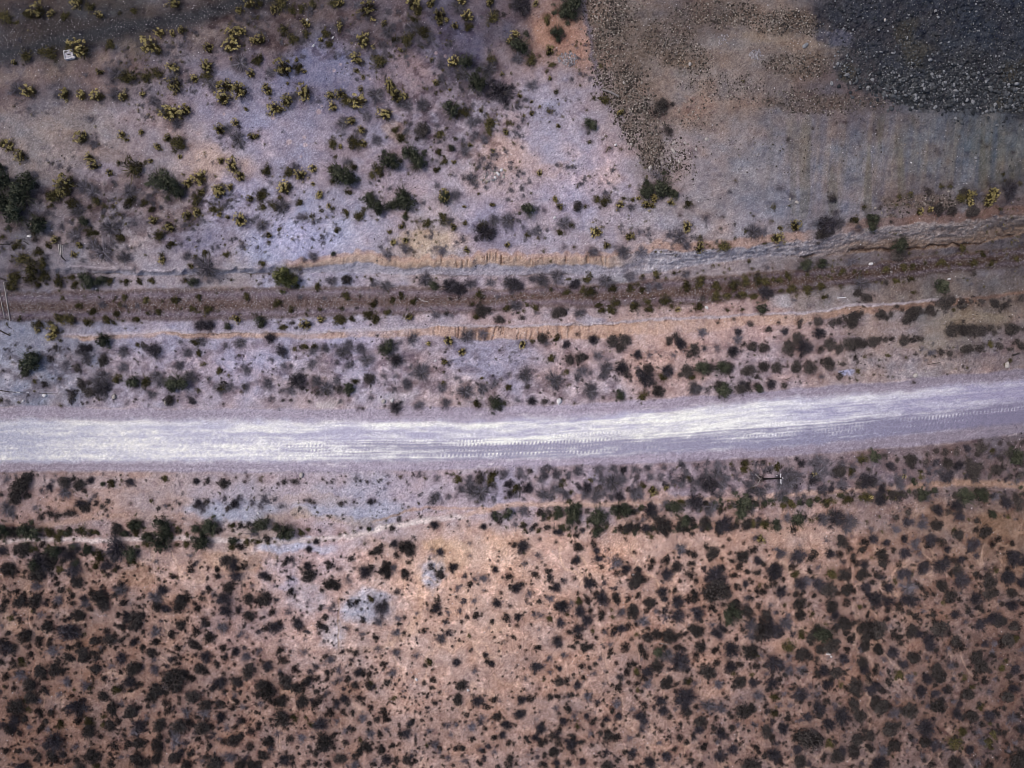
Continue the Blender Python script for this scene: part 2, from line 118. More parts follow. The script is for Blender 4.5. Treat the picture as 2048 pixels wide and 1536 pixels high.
((1024,760), """V600,90,60 G825,120,42 D700,135,16 D915,140,14 O1000,120,45 D1120,90,50 V1400,70,48 O1015,75,14 V1500,80,32 G1610,80,65 D1750,70,42 D1810,50,38 G1880,65,38 V110,50,25 V40,155,28 E155,160,35 D250,165,32 D310,180,20 D375,140,20 O480,180,18 D330,110,16 V200,50,15 V1100,155,12 D930,75,12
V60,715,35 D140,700,25 V230,700,32 V220,765,35 V345,730,35 V430,725,30 V510,700,42 O395,770,25 O600,765,28 V665,690,40 V780,680,35 E850,690,32 V945,685,25 V1020,690,22 V770,790,75 V690,760,40 V850,760,40 O1000,810,32 Y1075,850,40 V1160,670,28 V1230,690,30 V1320,680,32 Y1180,825,22 V1060,740,35 D960,745,22 V1130,755,30 V1250,790,22 V1300,800,35 O1360,760,30 V1340,720,28 V1420,670,32 V1490,640,35 V1580,650,40 O1680,640,25 O1790,650,45 V1700,690,35 O1780,690,35 V1570,720,50 V1480,740,32 E1510,800,60 V1470,810,45 V1600,800,50 V1640,750,40 V1720,740,32 V1700,840,35 V1850,740,45 D1900,760,40 V1820,800,40 O1850,840,25 V1900,860,50 V1940,690,28 D1930,630,25 V1560,880,30 V1600,860,35 V1420,800,30 V1380,820,25
O30,830,40 E120,830,45 V240,880,55 V330,840,45 O380,810,30 V410,880,45 O450,860,30 E575,830,45 V560,880,40 D650,840,32 D680,820,25 V640,890,50 V700,880,28 D720,935,18 D760,910,20 E820,890,40 V940,880,50 V980,880,40 D890,840,25 V90,1005,45 D220,1010,35 G340,1010,45 D280,1015,35 G465,1025,75 G480,990,50 G430,1080,35 D510,1095,25 G660,1040,75 G620,1080,45 D650,1120,35 G660,1155,45 D640,1190,35 D720,1100,25 V735,1030,30 G820,1000,70 G880,1000,40 O820,1055,25 V850,960,30 V960,1000,30 E1060,1000,60 V1000,1075,28 D960,1070,22 D1095,1050,40 D1150,1100,70 D1180,1150,45 D1185,1190,25 G1240,970,55 V1190,960,45 O1300,940,35 E1400,930,60 V1360,950,40 V1420,970,45 V1530,970,55 V1500,1010,40 D1600,1010,28 G1760,950,70 G1750,1020,50 V1700,960,35 V1840,980,40 V1940,940,28 G1310,1080,55 D1290,1130,45 D1340,1140,35 D1385,1080,38 D1380,1180,25 D1480,1090,50 V1450,1130,35 E1620,1100,70 D1590,1140,45 D1680,1130,40 D1730,1110,35 D1800,1110,45 O1850,1100,35 O1940,1110,45 V1890,1070,35 D900,1130,45 D960,1130,40 E1030,1135,40 O870,1170,30 D870,1220,22 D830,1140,35 O1070,1205,28 O85,1105,25 D175,1120,28 D270,1130,35 D240,1070,25 E365,1165,32 V20,1110,30 O440,1190,25 D330,1170,14
D335,1240,20 D455,1240,18 D490,1195,30 D510,1285,42 D625,1260,35 E650,1310,32 E660,1370,35 V720,1390,20 E490,1385,38 V210,1225,20 E80,1280,50 D20,1265,30 O90,1325,22 V200,1340,32 V90,1410,30 D180,1495,38 D280,1470,35 V285,1510,35 D460,1450,18 V800,1395,50 D940,1325,22 D1075,1395,32 D1060,1440,28 E875,1450,40 D805,1480,30 E970,1460,25 D960,1515,50 V1290,1290,48 V1110,1280,16 D1195,1350,20 D1180,1390,40 D1280,1360,18 D1255,1435,45 E1185,1490,50 D1390,1340,38 D1380,1410,32 D1370,1490,40 D1490,1280,32 D1540,1320,50 D1520,1380,25 D1610,1370,20 D1670,1330,22 D1620,1280,20 D1665,1225,22 Y1905,1215,36 V1870,1215,30 D1780,1250,20 D1850,1300,35 D1760,1360,48 D1800,1330,35 D1690,1390,28 D1740,1440,40 D1700,1500,35 E1880,1380,28 E1560,1500,75 D1600,1450,40 D1530,1500,40 D1880,1480,35 D1940,1420,20 D1950,1310,18"""),
((1536,760), """G800,585,50 O720,600,45 D895,578,28 D990,610,25 D1090,610,48 D1100,660,30 D1220,570,25 D1290,545,28 D1355,555,35 D1440,550,38 E1525,525,32 D1630,520,45 D1600,570,30 D1690,500,16 D1780,485,20 D1850,485,18 D1900,480,16 D1950,480,25 D1210,630,32 D1170,630,20 D1280,630,18 D1370,640,45 G1870,580,60 D1890,620,40 D1780,600,32 D1830,560,35 O1720,550,30 V1950,600,22 D1530,625,40 D1560,680,55 D1570,730,50 E1450,660,42 D1620,670,40 D1740,690,45 D1790,670,35 D1700,740,25 D1950,650,30 D1930,730,40 D1860,740,25 D1770,770,16 E930,660,38 O1165,700,30 O1165,740,28 G1110,775,28 Y1040,740,18 V980,745,30 V1240,670,28 D1310,710,20 E1370,740,50 V1330,760,30 V1230,770,32 E250,640,32 O70,665,40 V390,610,45 V340,640,40 V450,625,25 D540,700,50 V560,650,40 V650,660,35 O640,700,35 V150,720,60 V210,740,50 V170,790,55 V100,800,50 Y350,720,22 V380,720,60 E340,770,45 V420,690,40 E480,840,28 V395,840,28 V310,830,22 V560,800,45 E750,770,65 D690,800,35 V720,740,35 D800,790,40 V860,770,32 V650,740,28 D890,800,18 V940,810,25 V1000,780,45 E870,840,35 V1020,820,40
V110,890,50 V270,880,28 O180,955,40 O110,965,32 G310,935,35 O450,930,45 O610,920,45 O740,900,50 Y780,900,25 E850,920,50 D960,890,45 Y970,910,16 D1040,880,35 G1165,885,50 D1130,870,40 V1220,900,45 V1290,870,30 G1480,895,62 D1430,885,35 G1620,870,60 D1560,900,35 V1740,890,40 E1820,940,50 D1800,900,30 D1910,920,45 D1920,980,40 D1895,880,25 O40,955,25
G210,1075,55 V150,1060,40 O330,1075,25 D190,1150,32 D360,1140,14 E520,1060,70 V420,1070,50 V630,1080,60 V600,1140,45 D480,1020,40 G45,1110,45 O850,1050,22 O760,1090,22 D980,1060,30 D1070,1015,30 E1060,1090,40 V790,1145,35 E800,1220,40 O870,1160,22 V975,1145,38 V1100,1090,30 V1180,1110,45 V1190,1060,35 D1290,1110,50 E1300,1000,45 D1270,980,30 D1380,1010,32 E1440,960,50 E1460,1040,45 O1540,1070,20 D1600,1080,32 D1690,1010,22 G1715,1030,32 O1840,1045,25 D1660,1160,50 D1640,1190,35 D1590,1150,25 D1450,1180,45 O1420,1150,30 D1470,1215,30 E1560,1260,55 V1610,1250,32 D1540,1310,22 D1760,1220,32 D1720,1260,30 D1790,1290,22 D1870,1255,28 E1880,1370,60 D1850,1340,40 D1920,1340,30 D1760,1325,16 D1330,1250,40 E1370,1300,30 D1300,1230,25 E1240,1220,50 D1230,1270,40 D1420,1250,14 E1470,1380,32 D1420,1380,30 D1510,1370,25 V1130,1250,45 V1130,1290,30 E1040,1220,32 E1045,1325,45 D960,1300,25 E900,1250,32 D860,1330,45 D880,1390,45 O790,1360,18 D715,1300,40 D740,1240,40 D560,1240,50 D620,1290,35 D550,1340,32 E470,1330,38 V450,1230,28 V640,1200,22 D350,1330,40 D330,1370,40 E220,1350,60 V240,1270,22 V100,1330,42 V60,1300,25 D650,1350,30 D660,1400,40 E730,1410,40 D1000,1420,30 E1180,1440,50 E1320,1420,60 D1220,1400,22 V1160,1340,32 D1560,1430,25 D1590,1490,30 O1740,1460,28 D1680,1500,40 E1830,1500,50 D1450,1460,45 D1400,1480,28 E1060,1480,40 E1010,1490,32 O1100,1490,25 D840,1500,40 D780,1500,25 D720,1490,50 D580,1490,50 O480,1485,45 O200,1490,38 D320,1460,18 E40,1460,60 D60,1430,35 V380,1440,28 D1960,1400,30"""),
((0,1136), """V285,140,40 D435,75,22 D440,120,28 D600,110,48 D560,80,30 D130,180,30 D190,185,14 D480,170,32 D405,180,16 O530,170,22 D50,255,40 D160,250,52 D280,245,60 D370,245,22 V450,245,40 D430,290,28 D560,270,28 D560,220,20 V660,265,40 D25,310,40 O250,325,20 V320,360,35 D245,385,20 D150,390,25 O85,390,30 O60,380,16 D610,355,52 D525,385,20 V20,445,25 D270,440,18 D370,450,50 E540,480,75 D460,465,30 D590,520,35 D655,440,20 O650,505,22 D600,590,40 D640,650,45 D200,520,58 D305,570,38 D320,540,25 D230,590,20 D20,560,40 E60,610,55 D110,610,40 V410,630,45 V470,610,25 D520,600,18 D240,660,32 D35,660,12 D530,680,42 D660,690,45 D620,700,28 D720,655,35 O175,715,35 D110,745,38 D15,720,35 D320,790,52 D340,840,30 D430,780,50 D490,790,38 D420,750,30 V165,815,45 D50,830,38 V520,870,38 D235,890,55 D340,935,38 V660,900,38 O690,920,28 O575,930,22 O30,910,18 D110,920,25 D250,990,50 V310,1020,30 O200,1010,30 D140,1055,65 D90,1080,35 D310,1100,40 D400,1110,38 O230,1080,30 V460,970,32 E600,1060,65 D550,980,22 V650,1070,35
D710,185,30 D770,220,60 D800,280,50 V940,160,50 V900,190,32 D950,265,40 D1060,235,16 E1255,165,45 V1160,200,25 V1200,230,50 D1210,295,42 E1280,310,38 D1390,270,60 D1440,220,40 D1360,300,40 D1430,185,22 D1500,270,25 D1520,310,32 E980,370,40 D1050,380,60 D1100,360,32 D1040,440,45 D950,460,25 D1100,490,25 D820,480,30 D850,550,50 D890,520,22 D740,555,42 V780,610,25 D700,380,15 V1200,490,45 D1210,560,32 D1395,430,42 D1440,385,20 D1320,500,38 D1570,400,35 D1600,430,28 D1510,480,40 D1610,530,45 D1490,580,45 D1540,610,25 E1580,680,45 D1540,770,45 D1580,800,30 D1520,740,22 D1370,615,28 D1340,700,35 D1390,690,22 D1330,650,20 D1170,650,42 V1180,700,32 E1030,570,35 D1060,540,22 E940,690,45 D1100,690,18 D1040,760,60 V1080,760,35 D930,795,25 D960,780,16 V1190,780,40 D740,770,42 V850,750,28 D800,850,28 E1000,870,50 D1080,890,28 O1000,940,20 O900,930,42 D795,980,42 D1350,860,95 D1300,830,50 D1410,820,45 D1380,930,35 D1210,930,55 D1170,990,50 V1270,910,35 D1490,980,55 V1560,940,20 D870,1075,50 V940,1040,32 D1010,1090,48 D1060,1075,30 D1020,1140,22 O800,1130,30 V1185,1055,25 D1275,1035,40 D1290,1095,38 D1380,1010,22 V1435,1110,38 D1580,1045,45 V1570,1110,45 D1515,1140,28
D600,1170,35 O690,1180,48 D690,1250,55 D710,1350,22 D770,1290,25 D850,1210,45 O790,1200,30 D910,1170,30 E1080,1200,50 V1040,1250,40 D960,1240,22 V1130,1150,30 D1230,1200,55 D1230,1290,32 D1380,1210,60 V1350,1270,40 D1450,1180,35 D1560,1220,60 D1620,1210,28 E1700,1140,38 E120,1170,48 D80,1230,45 D150,1260,30 V230,1215,30 D330,1215,32 O470,1200,38 E430,1320,75 D360,1370,30 V580,1370,32 D50,1400,32 D260,1410,35 D300,1450,38 D400,1440,45 D430,1460,40 D490,1430,32 D520,1480,30 D590,1470,35 D720,1440,60 D880,1360,38 D990,1350,40 D1080,1340,48 D970,1380,22 D1215,1350,50 V1350,1330,45 V1400,1340,30 D1060,1470,55 D1120,1500,45 D1210,1450,45 D1350,1445,50 D1370,1480,25 D1465,1410,35 D1440,1510,45 O1600,1520,20 D1650,1490,65 V1760,1450,50 V1550,1475,30 D850,1500,35 V930,1450,25 O740,1520,32 D620,1525,45 E180,1530,50 D1520,1310,28 D1590,1300,22 V1690,1310,25 D1800,1320,55 D1850,1290,35 V1740,1225,32 D1810,1220,25 D1870,1170,32 D1930,1250,35 D1920,1370,40 D1850,1500,45 D1930,1510,45
D1700,1040,38 D1790,1070,32 V1865,1060,28 V1680,60,28 D1760,150,48 E1720,230,55 V1650,205,32 D1680,260,20 E1740,325,48 D1830,330,25 D1910,365,45 D1910,235,45 V1930,140,25 V1710,450,48 V1850,500,35 V1900,530,22 D1640,350,20 D1710,610,28 E1810,640,38 D1730,690,32 V1890,680,40 D1660,725,25 D1800,735,20 E1690,880,52 D1820,870,45 D1640,920,28 V1720,960,22 V1810,970,32 D1910,790,60 D1720,810,22 D1945,580,14 D1945,650,15"""),
((512,1136), """D580,125,50 D540,120,40 D620,130,40 V710,100,35 D265,180,38 V155,140,22 D70,230,58 D20,260,40 D130,335,32 V250,330,35 D290,380,22 E325,430,50 E150,450,55 D80,460,40 D180,430,35 D490,440,40 V570,310,35 V600,280,30 D650,240,20 V395,270,18 D315,250,10 D595,410,12 O885,240,32 D770,260,30 E960,300,55 V970,330,40 V940,410,40 D990,280,28 D820,400,30 V1090,380,35 D1100,430,25 D1140,380,22 V695,465,25 D775,475,20 V820,510,28 D860,495,16 D920,535,32 V1080,500,40 D1140,500,22 D1290,480,25 E1380,300,45 D1350,330,25 V1235,345,25 V1470,340,28 V1560,330,30 D1690,360,38 V1620,375,22 E1850,270,42 D1920,380,40 D1810,410,25 V1550,155,35 V1680,250,32 D1540,225,20 V1750,170,20 V1755,80,35 V1680,80,25 D1880,190,18 D1950,160,20 D1950,290,20 D1580,410,22 D1580,490,16 O1635,520,25 D1430,480,20 V1420,540,48 V1455,420,25 V1910,565,22 D1830,530,14 D1650,630,22 V1770,665,22 E1810,735,30 E1540,720,38 V1680,790,28 D1580,900,50 D1550,1005,50 D1375,1035,25 E1700,1020,50 D1830,1010,35 D1790,1070,22 D1260,1110,20 O1060,1000,30 V1130,945,22 D1100,860,16 D1010,880,40 D1070,890,18 D870,820,32 D890,760,20 E785,800,40 V1050,800,40 O1330,720,38 D1355,780,18 V1230,665,35 V935,625,35 V1075,650,38 D1105,690,16 D770,650,28 D845,640,20 D850,685,16 V370,650,35 D410,670,16 D195,625,28 D215,710,38 D265,640,18 V20,640,32 V575,700,40 D500,715,16 V455,755,32 D725,740,20 V640,780,35 D545,800,22 D300,770,35
E90,750,42 V190,800,25 D90,930,75 D40,890,45 D230,870,60 D380,880,45 D310,920,50 D420,840,32 D470,850,25 D550,850,22 V600,880,30 V650,850,35 D690,865,16 D465,945,28 V540,960,30 D760,905,38 D720,950,22 O880,890,35 D200,1010,48 D160,1030,40 D360,1020,55 D490,1010,40 D450,1050,40 V40,1040,35 D110,1020,25 E680,1000,42 E620,1040,35 D790,1000,35 D830,1000,20 D880,1070,30 D575,1100,38 D670,1100,28 D740,1110,30 D980,1110,32 D990,1150,35 D930,1160,35 V820,1150,38 D870,1190,28 D200,1150,65 O300,1150,35 O380,1150,22 D120,1160,18 E500,1190,62 O430,1200,35 V620,1170,28 D740,1235,32 V680,1250,28 V1000,1235,28 D950,1275,32 V880,1270,42 D1200,1180,25 D1345,1160,18 V1470,1200,35 V1530,1200,28 V1330,1245,32 V1660,1220,42 V1740,1150,32 D1850,1145,42 E1920,1200,45 D1760,1230,25 E1890,1280,38 D1945,1340,28 D1110,1275,32 E1150,1270,45 V1500,1280,28 D1225,1330,14 D95,1330,45 V170,1270,35 D255,1310,35 V350,1300,38 D20,1230,25 D530,1330,80 D600,1375,28 D600,1280,32 D690,1340,30 O800,1310,25 D840,1360,45 D790,1410,42 D870,1390,35 D960,1390,42 E1000,1460,50 D1045,1360,32 D1100,1350,18 D650,1460,52 V520,1380,40 D420,1380,18 D60,1440,45 D20,1500,38 E220,1470,50 D155,1510,25 D460,1500,28 D550,1500,32 V700,1510,22 V760,1510,45 V910,1480,25 D1160,1470,42 D1190,1500,25 D1250,1380,20 V1370,1350,42 V1410,1410,28 D1540,1380,32 V1480,1450,32 V1720,1390,30 V1830,1410,28 V1600,1480,35 D1715,1490,20 D1515,1510,22 D1950,1460,40 D1940,1510,40 O1310,1360,25 D1060,1525,25 D370,1520,22"""),
((1024,1136), """D290,80,38 D480,80,22 E590,110,48 D600,55,22 D935,110,55 D1000,90,38 D1410,100,30 D1560,160,90 D1520,210,50 D1640,190,45 D1400,240,40 D1350,235,35 D1385,180,28 D1720,140,30 E1790,120,30 V1800,220,35 D1880,180,35 D1930,180,35 O1900,130,25 D1840,110,22 E30,150,48 D75,125,28 V135,190,32 E335,150,42 D210,255,28 V290,235,38 E380,290,60 D340,310,28 V140,270,22 O510,250,40 D580,255,35 D505,195,20 V460,270,28 E690,230,60 D650,200,35 D800,230,42 D890,235,28 D960,215,25 D1050,265,48 E1150,180,45 D1170,235,28 E1265,255,55 D1240,190,18 D1250,150,20 D1290,100,20 E1270,365,52 V1180,375,35 V1110,330,35 V1010,405,48 D950,425,25 D920,330,60 V840,340,38 O780,375,25 O765,320,22 D690,345,35 E520,330,55 D600,325,25 E575,395,48 O420,350,25 V170,350,28 V220,360,32 E45,370,35 O290,390,32 E370,420,42 D40,440,20 D145,430,14 V210,465,20 E840,460,40 D790,470,38 D890,445,35 V710,495,28 O615,480,25 E500,470,50 D440,490,28 D505,525,32 D500,570,25 D650,535,20 O955,508,26 D915,545,22 D1040,525,45 D1110,510,42 D1210,520,60 D1160,510,30 D1285,515,35 D1330,500,25 D1410,480,50 D1450,475,40 D1375,465,28 V1530,440,35 E1570,500,45 D1640,480,22 G1680,340,72 D1710,280,45 G1660,400,35 D1620,280,24 D1530,300,38 D1480,295,20 D1560,330,22 D1590,360,20 E1420,345,50 V1380,320,25 D1800,330,45 D1850,350,22 D1890,290,30 D1950,360,45 D1930,480,75 D1885,540,32 D1770,470,28 V1830,520,38 V1830,440,50 D1720,540,25
E345,560,48 D195,610,35 D60,605,18 D110,630,12 D560,605,45 D610,600,28 V700,590,25 V755,585,28 D755,640,32 D870,610,40 D1000,640,38 D985,600,28 D1020,670,25 G1120,640,45 D1170,610,28 V1190,670,55 D1255,610,32 D1440,600,45 D1410,670,38 E1290,710,75 D1260,760,40 D1350,785,28 D1470,670,15 D1550,630,35 D1570,725,38 D1500,790,58 E1680,620,62 D1600,580,14 D1820,640,60 O1860,660,35 D1780,610,25 V1910,670,35 D1940,640,20 E1670,750,45 O1700,810,30 D1750,740,38 D1870,750,40 D1940,750,25 V1950,810,25 O1840,820,28 V290,690,32 V400,670,30 E180,755,50 D110,700,14 D90,770,14 E365,770,25 V290,800,25 D530,750,30 D545,840,22 D470,820,20 V635,805,25 V715,790,20 V680,690,25 D800,730,20 V830,830,32 D910,740,40 D880,790,32 O955,795,32 E1040,790,48 D1110,755,50 D1110,825,20 D1180,880,50 D1210,860,28 V1040,890,38 D960,890,30 O965,940,25 D900,880,20 D810,920,40 D770,900,22 D360,870,45 D420,860,32 E500,900,38 O240,855,22 D90,930,16 V100,840,22 D210,925,12 D330,935,14 E75,1010,42 D140,1000,38 D290,985,32 D350,985,32 V430,985,28 D500,975,20 V580,980,40 E60,1115,50 V190,1155,22 V335,1070,30 D430,1075,28 V480,1130,32 V210,1100,18 E570,1135,28 E395,1175,35 O500,1215,30 D620,1180,32 E720,1160,30 D650,1050,18 V800,1040,40 E815,1140,32 D820,1000,14 D960,1000,20 D1015,1055,35 V920,1080,28 E975,1130,40 E1010,1170,35 V1005,1220,28 D1095,1195,16 E1140,1020,42 D1180,990,20 E1155,1095,42 D1210,1140,28 E1325,980,80 D1270,1010,40 D1330,1090,45 D1350,1150,22 V1250,1080,28 O1350,860,35 D1380,830,18 V1400,885,32 D1280,880,18 V1500,1050,55 V1600,1080,42 V1580,890,38 D1620,960,20 D1740,870,50 E1850,880,38 V1890,970,42 D1450,1170,42 E1430,1235,38 D1570,1145,20 D1665,1115,25 D1770,1090,60 D1840,1070,40 O1850,1100,16 D1945,1060,25 V1860,1205,35 V1740,1200,30 D1820,1250,22 D1950,1250,48 D1690,1220,22 D1550,1230,35 E1600,1270,42 V1580,1330,28
E220,1235,48 E180,1300,35 D110,1310,32 D135,1340,18 D300,1295,35 D10,1350,20 D30,1210,18 E455,1350,48 D470,1410,28 D470,1310,28 D320,1410,48 D250,1430,28 V130,1430,22 D150,1390,14 V600,1270,30 D740,1290,48 D800,1300,40 V900,1305,28 D1135,1245,22 D1010,1295,16 D1210,1290,22 D1285,1300,32 D1340,1335,30 D1275,1245,12 V1130,1340,28 D1390,1280,25 D1470,1370,40 E1590,1440,45 E1690,1390,40 D1750,1350,22 D1870,1370,30 D1890,1410,30 D1940,1440,38 D1720,1490,16 D1820,1500,60 D1440,1515,35 E1180,1440,42 D1250,1390,25 D1330,1440,20 D1370,1430,16 E1050,1485,50 E920,1420,40 D870,1410,30 D1040,1380,16 D810,1475,28 D670,1420,22 E540,1480,30 D240,1510,38 E340,1490,32 D430,1490,35 D30,1500,22 D640,1500,20 D960,1520,22 D730,1520,50"""),
((1536,1136), """E50,30,50 D120,75,14 D280,190,10 E240,120,50 V300,100,40 E380,120,50 D460,165,60 D410,190,22 D320,30,25 D800,110,30 E740,150,42 D600,160,50 D650,170,25 D550,200,18 E90,180,45 D215,200,38 D240,270,52 O125,285,25 V20,280,28 D350,210,25 D320,270,20 D480,280,50 D470,320,35 E510,360,38 D600,265,40 D660,235,22 O700,300,28 D740,290,20 D640,350,14 D240,365,42 O340,350,28 D435,370,16 V150,360,30 V130,420,55 V160,440,30 E20,460,70 D90,490,35 V60,340,25 O250,505,38 G380,480,75 D340,520,45 D570,420,50 D510,460,32 D600,500,35 D630,550,35 D660,420,28 D780,460,75 D850,470,60 D720,440,40 D740,530,42 D740,590,42 V710,630,28 E810,240,65 D770,200,32 D810,310,22 E920,260,42 D915,320,32 E920,150,40 O970,100,28 V1020,50,40 V1070,150,60 D1140,120,25 E1075,240,58 D1010,320,40 D1000,280,28 D1080,340,28 D975,375,18 D1130,370,40 V1190,330,28 D1250,320,20 D1270,340,20 D960,510,40 D1000,530,40 D1020,580,25 D1090,480,48 E1150,500,32 D1000,430,22 D910,390,25 V940,440,22 D1210,200,32 D1270,200,25 D1330,130,48 D1390,210,52 O1340,260,25 V1290,270,20 E1470,90,60 D1540,80,22 D1600,50,30 D1590,140,18 D1690,100,58 D1690,200,45 E1580,230,48 D1520,290,22 V1470,190,22 E1830,70,50 E1940,110,38 D1860,190,42 E1865,280,42 V1770,250,20 D1950,270,28 D1950,350,22 D1640,320,30 E1720,380,55 D1770,410,45 D1880,440,42 D1930,460,22 E1620,430,45 V1520,410,28 E1430,350,38 O1370,375,22 D1310,460,65 D1270,410,32 E1220,540,42 E1240,590,40 D1440,560,45 D1470,590,38 V1380,620,32 D1290,630,28 D1340,690,18 D1600,590,20 D1830,550,50 D1790,580,40 V1730,580,35 E1660,580,28 O1900,540,32 V1950,620,32 V1720,640,28
D1590,680,48 D1620,740,58 D1600,800,32 O1820,720,25 O1790,770,32 E1890,780,38 D1750,680,10 D1840,670,14 D1950,830,25 D1110,680,50 E1035,740,40 V1220,690,25 E950,640,45 V890,700,25 D835,615,45 D890,560,14 D480,590,60 D400,620,42 D600,620,30 E570,690,42 D610,650,16 D270,660,60 O150,600,52 V160,680,35 E40,730,65 V160,790,40 V250,780,40 D230,840,22 D520,800,48 E420,790,45 D380,820,30 D380,740,20 V660,710,18 D720,720,42 E730,780,40 D815,790,35 V860,810,25 O1000,825,42 D920,870,38 V1090,840,38 O1130,810,22 D1300,820,60 D1290,770,45 E1210,850,42 D1190,810,20 V1400,740,38 V1420,850,25 O1500,835,30 D1660,860,35 V1740,850,25 E1880,920,38 D1830,980,48 V1690,950,32 O1570,905,28 D1525,960,45 D1490,980,28 D1375,925,38 E1280,960,35 E1170,945,45 D1055,950,14 V1000,980,25 V1120,990,18 D665,900,62 E780,930,45 E820,900,38 D880,940,40 E450,890,40 D510,935,16 O550,890,30 V320,910,25 E240,955,55 V120,965,28 E30,880,45 O50,990,35 D110,905,16 V370,970,35 D430,965,22 V80,1040,28 V170,1050,28 D240,1075,14 O40,1115,38 D150,1150,38 E380,1070,55 D320,1050,22 D430,1060,22 D650,1040,48 V510,1050,35 O550,1040,20 E560,1130,65 E460,1190,48 D700,1130,50 D780,1165,20 E300,1140,40 V240,1165,30 E110,1230,42 V20,1240,25 D180,1245,10 V600,1250,20 D310,1300,90 D240,1290,42 D370,1310,45 E225,1380,35 O470,1340,38 D510,1330,25 D120,1340,14 D90,1340,14 D140,1365,12 D50,1330,10 E40,1430,55 D80,1490,40 V180,1430,22 D240,1480,50 D420,1470,25 D430,1440,28 E560,1400,38 D520,1440,55 D650,1390,50 D680,1310,48 D650,1430,38 D780,1290,42 D740,1250,35 D790,1390,32 D860,1060,55 D820,1040,45 D900,1050,45 O880,1090,28 V990,1030,25 D1080,1090,60 D1030,1090,40 V960,1110,45 V1220,1055,28 D1300,1050,58 V1420,1020,28 E1440,1110,42 D1560,1135,48 O1630,1060,32 D1675,1030,20 E1690,1130,45 D1750,1120,38 O1700,1190,25 V1870,1150,42 D1945,1080,28 D930,1230,60 D955,1355,50 E1200,1220,70 V1100,1310,28 V1070,1200,25 D1040,1230,20 D1320,1260,22 D1360,1220,14 O1490,1250,38 D1555,1225,20 V1610,1250,32 O1430,1335,60 O1730,1275,35 D1770,1265,25 O1690,1340,42 V1650,1330,38 D1200,1330,45 E1270,1350,38 V1340,1380,32 E1540,1390,35 V880,1400,40 V1070,1400,22 V1180,1440,32 E840,1490,60 D900,1490,35 O960,1445,16 D1250,1510,38 D1430,1500,55 V1600,1490,35 D1690,1520,40 D1750,1460,22 D1900,1490,65 D1940,1430,45 V1840,1400,28 V1900,1340,28 E1940,1230,35 D1830,1345,20 D640,1525,20"""),
]
